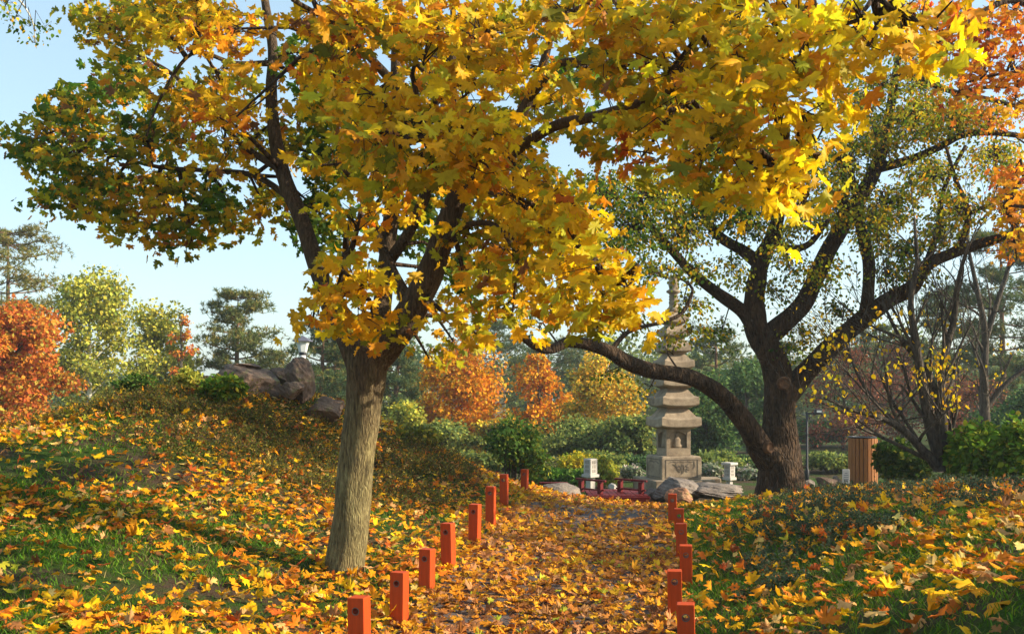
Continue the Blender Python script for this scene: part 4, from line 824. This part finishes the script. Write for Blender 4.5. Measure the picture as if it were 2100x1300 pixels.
# ------------------------------------------------------------------ rocks
def rock(label, px, py0, py1, w, d, mat=M_rock, seed=0, depth=None, name='rock', group=None, flat=1.0, rz=0, cuts=7, sink=.15):
    rs = np.random.default_rng(seed); bm = bmesh.new(); bmesh.ops.create_icosphere(bm, subdivisions=5, radius=1)
    top = P(px, py0, d)[2]; bot = P(px, py1, d)[2]; c = P(px, 0, d); hw = w/2/F*d; hz = (top-bot)/2*(1+sink); dp = depth or hw*.7
    V = np.array([v.co for v in bm.verts])
    for k in range(cuts+6):
        nrm = unit(rs.normal(size=3)*[1, 1, .8]); lim = rs.uniform(.5, .86); s = V @ nrm; over = np.maximum(s-lim, 0); V -= nrm*(over*.92)[:, None]
    V *= 1/np.abs(V).max(0)
    ns = (vnoise(V[:, 0]*2.2+V[:, 2], V[:, 1]*2.2-V[:, 2]*1.3, 2.2, seed)*.06-np.abs(vnoise(V[:, 0]+V[:, 2]*2, V[:, 1]+V[:, 0], 5, seed+5))*.05+vnoise(V[:, 0]*2-V[:, 2], V[:, 1]*2+V[:, 2], 11, seed+6)*.014)
    V *= (1+ns)[:, None]; V *= [hw, dp, hz]
    ca, sa = math.cos(rz), math.sin(rz); V = V @ np.array([[ca, sa, 0], [-sa, ca, 0], [0, 0, 1]])
    for v, q in zip(bm.verts, V): v.co = q
    o = bmobj(name, bm, mat, None, False); o.location = (c[0], c[1], top-hz); tag(o, label, 'rock', group); return o
GR = 'rocks on top of the left hill'
rock('long flat-topped brown rock on the hill crest', 515, 750, 815, 150, 14.2, seed=3, depth=.5, group=GR)
rock('thin slab lying on the long brown rock', 490, 742, 758, 90, 14.3, seed=4, depth=.4, group=GR)
rock('upright rounded rock in front of the white lamp', 614, 730, 830, 66, 14.3, seed=8, depth=.3, group=GR, cuts=3)
rock('small block between the flat rock and the upright rock', 572, 752, 785, 46, 14.8, seed=9, group=GR)
rock('low block under the upright rock', 598, 782, 815, 58, 13.9, seed=10, group=GR)
rock('dark rock sloping down left of the maple trunk', 668, 808, 860, 80, 14.0, seed=11, group=GR, rz=.3)
rock('brown rock low on the left end of the flat rock', 432, 770, 800, 60, 14, seed=12, group=GR)
rock('dark rock on the slope just right of the maple trunk', 800, 880, 930, 60, 15.2, seed=13, group=GR)
GB = 'boulders by the red bridge'
rock('large grey boulder in front of the pagoda plinth', 1385, 977, 1040, 108, 18.8, M_rock2, 21, .6, group=GB, cuts=3)
rock('rusty brown rock before the grey boulder', 1392, 998, 1036, 58, 18.0, M_rock3, 22, .25, group=GB)
rock('long low grey slab running right from the boulder', 1470, 992, 1024, 150, 18.6, M_rock2, 23, .5, group=GB)
rock('grey rock behind the long low slab', 1450, 984, 1005, 70, 20, M_rock2, 24, .4, group=GB)
rock('low grey slab left of the red bridge', 1150, 990, 1030, 110, 18.2, M_rock2, 25, .6, group=GB, rz=-.2)
rock('small pale stone under the drooping shrub behind the bridge', 1258, 990, 1010, 24, 21.3, M_lant, 26, group=GB)
rock('rough grey rock at the right end of the bridge', 1337, 1000, 1030, 36, 18.9, M_rock2, 27, group=GB)
rock('pale rounded stone just right of the dark spreading trunk', 1655, 978, 1003, 34, 17, M_rock2, 28, group=GB)
rock('dark rounded stone between the lamp post and white sign', 1695, 974, 1003, 44, 18.5, M_rock, 29, group=GB, cuts=3)
rock('small stone beside the white sign', 1718, 974, 1003, 24, 18.9, M_rock2, 30, group=GB)

# ------------------------------------------------------------------ pagoda
PD = 22.0; u = PD/F; pg = P(1381, 1006, PD); A_ = R(14)
pag = thing('stone_pagoda', 'tall tiered granite pagoda with carved base, beyond the red bridge', 'pagoda', (pg[0], pg[1], pg[2]), rz=A_)
def zy(py): return (1006-py)*u
def block(bm, s, z0, z1, s2=None): 
    s2 = s if s2 is None else s2; vs_ = []
    for k, z in ((s, z0), (s2, z1)):
        vs_.append([bm.verts.new((x*k/2, y*k/2, z)) for x, y in ((-1,-1),(1,-1),(1,1),(-1,1))])
    a, b = vs_; bm.faces.new(a[::-1]); bm.faces.new(b)
    for i in range(4): bm.faces.new((a[i], a[(i+1) % 4], b[(i+1) % 4], b[i]))
bm = bmesh.new(); block(bm, 128*u, -.3, zy(980)); bmobj('plinth', bm, M_pag, pag, bevel=.015)
bm = bmesh.new(); block(bm, 86*u, zy(980)+.001, zy(937)); block(bm, 86*u, zy(937)+.0005, zy(933), 80*u); ped = bmobj('carved_base', bm, M_pag, pag, bevel=.012)
# carved frame, hanging border and curling leaf strokes on two faces
bm = bmesh.new(); hs = 43*u; pr = .012
def stroke(pts, w, face, proud=.010):
    pts = np.array(pts)
    for (a, b) in zip(pts, pts[1:]):
        c = (a+b)/2; L = np.hypot(*(b-a))+w*.6; an = math.atan2(b[1]-a[1], b[0]-a[0])
        if face == 0: box(bm, (c[0], -hs-proud/2+.003, c[1]), (L, proud, w), rot=Matrix.Rotation(-an, 3, 'Y').to_quaternion())
        else: box(bm, (-hs-proud/2+.003, c[0], c[1]), (proud, L, w), rot=Matrix.Rotation(an, 3, 'X').to_quaternion())
zc = (zy(980)+zy(935))/2
for face in (0, 1):
    wx, wz = .36, .185
    stroke([(-wx,-wz),(wx,-wz),(wx,wz),(-wx,wz),(-wx,-wz)], .016, face)
    stroke([(-.28,.13),(-.2,.15),(-.12,.13),(-.04,.15),(.04,.13),(.12,.15),(.2,.13),(.28,.15),(.29,.05),(.26,.0)], .014, face) if face == 0 else stroke([(-.28,.1),(-.15,.14),(0,.12),(.15,.14),(.28,.1)], .014, face)
    if face == 0:
        for s in ([(-.2,.09),(-.13,.05),(-.08,-.01),(-.03,-.04),(-.02,.03),(-.07,.06),(-.1,.02)], [(.0,.09),(.0,-.11)], [(.04,.08),(.05,-.02),(.03,-.09)], [(.15,.1),(.09,.05),(.15,.03),(.1,-.01),(.16,-.03)], [(-.14,.1),(-.1,-.03),(-.05,-.08)], [(.08,-.04),(.12,-.07)]):
            stroke([(a, b-.0) for a, b in s], .018, face)
for v in bm.verts: v.co.z += zc
bmobj('relief_carving', bm, M_pagdk, ped)
# niche storey with a seated figure
bm = bmesh.new(); s1 = 53*u; z0, z1 = zy(933)+.002, zy(878)
block(bm, s1, z0, z0+.16)
for sx in (-1, 1):
    for sy in (-1, 1): box(bm, (sx*(s1/2-.045), sy*(s1/2-.045), (z0+z1)/2+.08), (.09, .09, z1-z0-.162))
block(bm, s1*.72, z0+.161, z1-.001); block(bm, s1*.998, z1-.07, z1)
body = bmobj('niche_storey', bm, M_pag, pag, bevel=.006)
for face in (0, 1):
    bm = bmesh.new(); q = s1*.36
    lathe(bm, [(.10,.0),(.115,.05),(.075,.1),(.085,.17),(.05,.215),(.03,.225),(.045,.25),(.048,.28),(.03,.315),(.01,.33)], 14)
    for v in bm.verts: v.co.x *= 1.0; v.co.y *= .45
    o = bmobj('carved_figure', bm, M_pag, body, True); o.location = (0, -q-.01, z0+.165) if face == 0 else (-q-.01, 0, z0+.165); o.rotation_euler = (0, 0, 0 if face == 0 else R(90))
    for s in (-1, 1):                      # arch spandrels closing the niche head
        bm = bmesh.new(); n = 8; x1 = s1/2-.09; zt = z1-.07; pts = [(s*x1, zt), (0, zt)]+[(s*x1*math.sin(a), zt-.11+.11*math.cos(a)) for a in np.linspace(0, math.pi/2, n)]
        fr = [bm.verts.new((a, -s1/2+.012, b)) for a, b in pts if True]; bk = [bm.verts.new((a, -s1/2+.06, b)) for a, b in pts]
        try:
            bm.faces.new(fr); bm.faces.new(bk[::-1])
            for i in range(len(fr)): bm.faces.new((fr[i], fr[(i+1) % len(fr)], bk[(i+1) % len(fr)], bk[i]))
        except ValueError: pass
        o = bmobj('niche_arch', bm, M_pag, body)
        if face: o.rotation_euler = (0, 0, -R(90))
def roof_tier(wpx, yb, yt, nw):
    """upturned stone roof slab: thick edge, concave top, narrow neck above"""
    bm = bmesh.new(); s = wpx*u/2; z0 = zy(yb); th = .17*wpx/86; zt = zy(yt); n = 8
    def ring(hw, z, up, under=0):
        out = []
        for sx in range(4):
            for k in range(n):
                t = -1+2*k/n; x, y = [(t, -1), (1, t), (-t, 1), (-1, -t)][sx]; out.append(bm.verts.new((x*hw, y*hw, z+up*abs(t)**3)))
        return out
    rs_ = [ring(s*.62, z0-.03, 0), ring(s*.96, z0, .03), ring(s*1.0, z0+.02, .04), ring(s*.985, z0+th, .05), ring(s*.8, z0+th+.05, .02), ring(nw*u/2, zt-.03, .0), ring(nw*u/2*.98, zt, 0)]
    for a, b in zip(rs_, rs_[1:]):
        m = len(a)
        for i in range(m): bm.faces.new((a[i], a[(i+1) % m], b[(i+1) % m], b[i]))
    bm.faces.new(rs_[0][::-1]); bm.faces.new(rs_[-1]); bmobj('roof_tier', bm, M_pag, pag, bevel=.008)
ybs = [876, 833, 793, 756, 722, 691, 663]; ws = [87, 80, 73, 66, 60, 54, 49]; nw = [46, 43, 39, 36, 32, 29, 24]
for k in range(7):
    yb = ybs[k]; yn = ybs[k+1]+2 if k < 6 else 640
    roof_tier(ws[k], yb, yn, nw[k])
bm = bmesh.new(); z = zy(641)
lathe(bm, [(.13,0),(.14,.08),(.10,.12),(.09,.17),(.10,.2),(.095,.24),(.085,.25),(.1,.28),(.085,.31),(.1,.34),(.085,.37),(.095,.40),(.15,.43),(.15,.47),(.09,.5),(.1,.56),(.115,.62),(.10,.68),(.09,.7),(.11,.73),(.09,.78),(.03,.80)], 16, (0, 0, z)); bmobj('finial', bm, M_pag, pag, True)

# low granite ledge right of the plinth
bm = bmesh.new(); c = P(1449, 985, 22.3); box(bm, (c[0], c[1]+.2, c[2]-.12), (.62, .5, .34)); o = bmobj('stone_ledge', bm, M_pag, None, bevel=.02); tag(o, 'low square granite ledge at the right foot of the pagoda', 'ledge')

M_panel = plain('pale_panel', (.30, .27, .23), .8)
def lantern(label, px, d, rows, rz):
    u = d/F; base = P(px, 0, d); zb = P(px, rows['post'][1]+8, d)[2]; t = thing('stone_lantern', label, 'lantern', (base[0], base[1], zb), rz, 'pale stone lanterns near the pagoda')
    Z = lambda py: EYE+(809-py)/F*d-zb
    for nm in rows:
        y0, y1, w = rows[nm]; bm = bmesh.new(); a, b = Z(y1)+(0 if nm != 'post' else -.2), Z(y0)
        if nm == 'cap': block(bm, w*u, a, (a+b)/2); block(bm, w*u, (a+b)/2+.0005, b, w*u*.55)
        elif nm == 'light_box':
            block(bm, w*u, a+.001, b-.001)
            o = bmobj(nm, bm, M_lant, t, bevel=.006); s = w*u/2; hgt = b-a
            for fx in (0, 1):
                bm = bmesh.new()
                for kx in (-1, 1):
                    for kz in (0, 1, 2): box(bm, ((kx*s*.3, -s-.001, a+hgt*(.22+.28*kz)) if fx == 0 else (-s-.001, kx*s*.3, a+hgt*(.22+.28*kz))), ((s*.42, .006, hgt*.2) if fx == 0 else (.006, s*.42, hgt*.2)))
                bmobj('window_panel', bm, M_panel, o)
            continue
        else: block(bm, w*u, a+.0005, b)
        bmobj(nm, bm, M_lant, t, bevel=.006)
lantern('taller pale stone lantern without a roof, beside the yellow shrub behind the red rail', 1211, 20.6, {'light_box': (940, 972, 20), 'shelf': (972, 978, 26), 'post': (978, 1003, 14)}, R(41))
lantern('small pale stone lantern with flat roof slab, between pagoda and dark trunk', 1496, 21.5, {'roof_slab': (948, 953, 24.5), 'light_box': (953, 978, 16), 'shelf': (978, 984, 20.5), 'post': (984, 1001, 9.5)}, R(40))

# ------------------------------------------------------------------ red bridge
bo = P(1270, 1018, 18.2)
br = thing('red_footbridge', 'small dark red footbridge with low rails at the end of the path', 'bridge', bo)
k = 18.2/F; wd = 127*k; dl = 1.25
bm = bmesh.new(); box(bm, (0, .05, -.05), (wd, .09, .09)); bmobj('front_beam', bm, M_red, br, bevel=.006)
bm = bmesh.new()
for q_ in range(14): box(bm, ((q_-6.5)*wd*.97/14, dl/2+.11, .004*(q_ % 2)-.006), (wd*.97/14-.008, dl, .028))
bmobj('deck_boards', bm, M_red, br)
for s in (-1, 1):
    bm = bmesh.new(); box(bm, (s*wd*.42, dl/2+.11, -.085), (.07, dl-.03, .12)); bmobj('side_beam', bm, M_red, br)
for (pa, pb, ra, rb) in ((1192, 1231, 1187, 1250), (1272, 1315, 1257, 1329)):
    yb_, ya_ = .42, .78; dd = 18.2
    xa, xb = (P(pa, 0, dd+ya_)-bo)[0], (P(pb, 0, dd+yb_)-bo)[0]; an = math.atan2(yb_-ya_, xb-xa); L = math.hypot(xb-xa, yb_-ya_)
    hr = float(P(0, 984, dd+.6)[2]-bo[2]); cx_, cy_ = (xa+xb)/2, (ya_+yb_)/2
    bm = bmesh.new(); box(bm, (cx_, cy_, hr), (L+.26, .05, .035), an); bmobj('handrail', bm, M_red, br, bevel=.005)
    bm = bmesh.new(); box(bm, (cx_, cy_, .075), (L+.2, .03, .03), an); bmobj('lower_rail', bm, M_red, br, bevel=.004)
    for x_, y_ in ((xa, ya_), (xb, yb_)):
        bm = bmesh.new(); box(bm, (x_, y_, (hr-.02)/2+.005), (.08, .08, hr-.035), an); bmobj('rail_post', bm, M_red, br, bevel=.005)
# low red rail further left
q = P(1135, 990, 20); t = thing('low_red_rail', 'low dark red rail on a short stub, left of the footbridge', 'rail', (q[0], q[1], q[2]-.15), -.05)
bm = bmesh.new(); box(bm, (0, 0, .15), (.56, .1, .035)); bmobj('bar', bm, M_red, t, bevel=.004)
bm = bmesh.new(); box(bm, (.12, 0, -.02), (.08, .08, .304)); bmobj('stub', bm, M_red, t)
# stone landing under the bridge
# ------------------------------------------------------------------ wooden bin, sign, lamps, building
d = 19.0; q = P(1769.5, 0, d); zb = h1(q[0], q[1]); ztop = P(0, 897, d)[2]; r = 27.5/F*d
t = thing('litter_bin', 'tall round bin of orange-brown wooden slats with dark rim', 'bin', (q[0], q[1], zb)); hb = ztop-zb
bm = bmesh.new(); n = 22
for k in range(n):
    a = 6.2832*k/n; box(bm, (r*math.cos(a), r*math.sin(a), hb/2), (.022, 2*math.pi*r/n-.010, hb-.02), a)
bmobj('slats', bm, M_bin, t, bevel=.003)
bm = bmesh.new(); lathe(bm, [(r*.9, .05), (r*.93, .1), (r*.93, hb-.05), (r*.8, hb-.05)], 28); bmobj('liner', bm, M_dark, t, True)
bm = bmesh.new(); lathe(bm, [(r*.86, hb-.01), (r*1.05, hb-.008), (r*1.06, hb+.018), (r*.86, hb+.022), (r*.84, hb-.0)], 28); bmobj('rim', bm, M_dark, t)
q = P(1735, 0, 18.6); zb = h1(q[0], q[1]); t = thing('small_sign', 'small white notice board on the ground left of the wooden bin', 'sign', (q[0], q[1], zb), -.15)
z1 = P(0, 962, 18.6)[2]-zb; bm = bmesh.new(); box(bm, (0, 0, z1-.13), (.125, .02, .26)); bmobj('board', bm, M_white, t, bevel=.003)
bm = bmesh.new()
for k in range(4): box(bm, (0, -.011, z1-.07-.035*k), (.08 if k else .05, .003, .012))
box(bm, (0, -.011, z1-.205), (.06, .003, .03)); bmobj('print', bm, M_print, t)
bm = bmesh.new(); box(bm, (0, .022, (z1-.1)/2-.06), (.03, .02, z1-.1)); bmobj('stake', bm, M_dark, t)
# park lamp post behind the spreading tree
d = 24; q = gz(1655, d); t = thing('lamp_post', 'thin dark lamp post with a boxy head, left of the wooden bin', 'lamp post', q); zt = P(0, 846, d)[2]-q[2]
bm = bmesh.new(); lathe(bm, [(.05, -.1), (.05, .3), (.028, .35), (.025, zt), (.015, zt+.02)], 12); bmobj('pole', bm, M_dark, t, True)
bm = bmesh.new(); box(bm, (.13, 0, zt-.02), (.26, .04, .04)); bmobj('arm', bm, M_dark, t)
bm = bmesh.new(); box(bm, (.26, 0, zt+.02), (.2, .16, .13), taper=.8); o = bmobj('lamp_head', bm, M_dark, t, bevel=.01)
bm = bmesh.new(); box(bm, (.26, -.082, zt+.03), (.11, .006, .05)); bmobj('lens', bm, M_shade, o)
# lamp on the hill
d = 24; q = gz(621, d); q[2] = min(q[2], .5); t = thing('garden_lamp', 'garden lamp with dark pointed roof, milky shade and white post, behind the rocks', 'lamp', q); Z = lambda py: P(0, py, d)[2]-q[2]; k = d/F
bm = bmesh.new(); lathe(bm, [(.07, -.1), (.07, Z(725))], 14); bmobj('post', bm, M_white, t, True)
bm = bmesh.new(); lathe(bm, [(5*k, Z(731)), (7*k, Z(727)), (8*k, Z(722))], 14); bmobj('collar', bm, M_dark, t, True)
bm = bmesh.new(); lathe(bm, [(8.2*k, Z(722)+.001), (10*k, Z(714)), (11.5*k, Z(707)), (15*k, Z(700)+0)], 6, rot=.3); bmobj('lamp_shade', bm, M_shade, t)
bm = bmesh.new(); lathe(bm, [(20.5*k, Z(700.5)), (20.5*k, Z(699)), (9*k, Z(692.5)), (1.5*k, Z(689)), (.5*k, Z(687.5))], 6, rot=.3); bmobj('roof', bm, plain('slate_cap', (.09,.09,.12), .5), t)
# pale building glimpsed through the trees
d = 58; c = P(955, 0, d); t = thing('garden_building', 'cream walled building glimpsed between trunks below the large orange maple', 'building', (c[0], c[1], -.5))
bm = bmesh.new(); box(bm, (0, 0, 1.1), (4.5, 4, 2.2)); bmobj('wall', bm, M_cream, t)
bm = bmesh.new()
vs_ = [bm.verts.new(v) for v in ((-2.5,-2.3,2.2),(2.5,-2.3,2.2),(2.5,2.3,2.2),(-2.5,2.3,2.2),(-1.4,0,3.1),(1.4,0,3.1))]
for f in ((3,2,1,0),(0,1,5,4),(2,3,4,5),(1,2,5),(3,0,4)): bm.faces.new([vs_[i] for i in f])
bmobj('roof', bm, M_roof, t)
for x in (-1.4, 0, 1.4):
    bm = bmesh.new(); box(bm, (x, -2.01, 1.2), (.6, .06, .9)); bmobj('window', bm, M_dark, t)
print('objects', len(bpy.data.objects))

# ------------------------------------------------------------------ haze
bm = bmesh.new(); box(bm, (0, 120, 4.7), (606, 366, 13.4)); hm = bpy.data.materials.new('haze'); hm.use_nodes = True; hn = hm.node_tree
hn.nodes.remove(hn.nodes['Principled BSDF']); pv = hn.nodes.new('ShaderNodeVolumePrincipled'); pv.inputs['Color'].default_value = (.86, .93, 1, 1)
pv.inputs['Density'].default_value = .0008; pv.inputs['Anisotropy'].default_value = .2
hn.links.new(pv.outputs[0], hn.nodes['Material Output'].inputs['Volume']); hz_ = bmobj('haze', bm, hm); hz_['kind'] = 'stuff'
zmax = max((o.matrix_world @ Vector(c)).z if not o.parent else (o.parent.location.z+c[2]) for o in bpy.data.objects if o.type == 'MESH' and o.name != 'haze' for c in o.bound_box)
print('top', zmax)
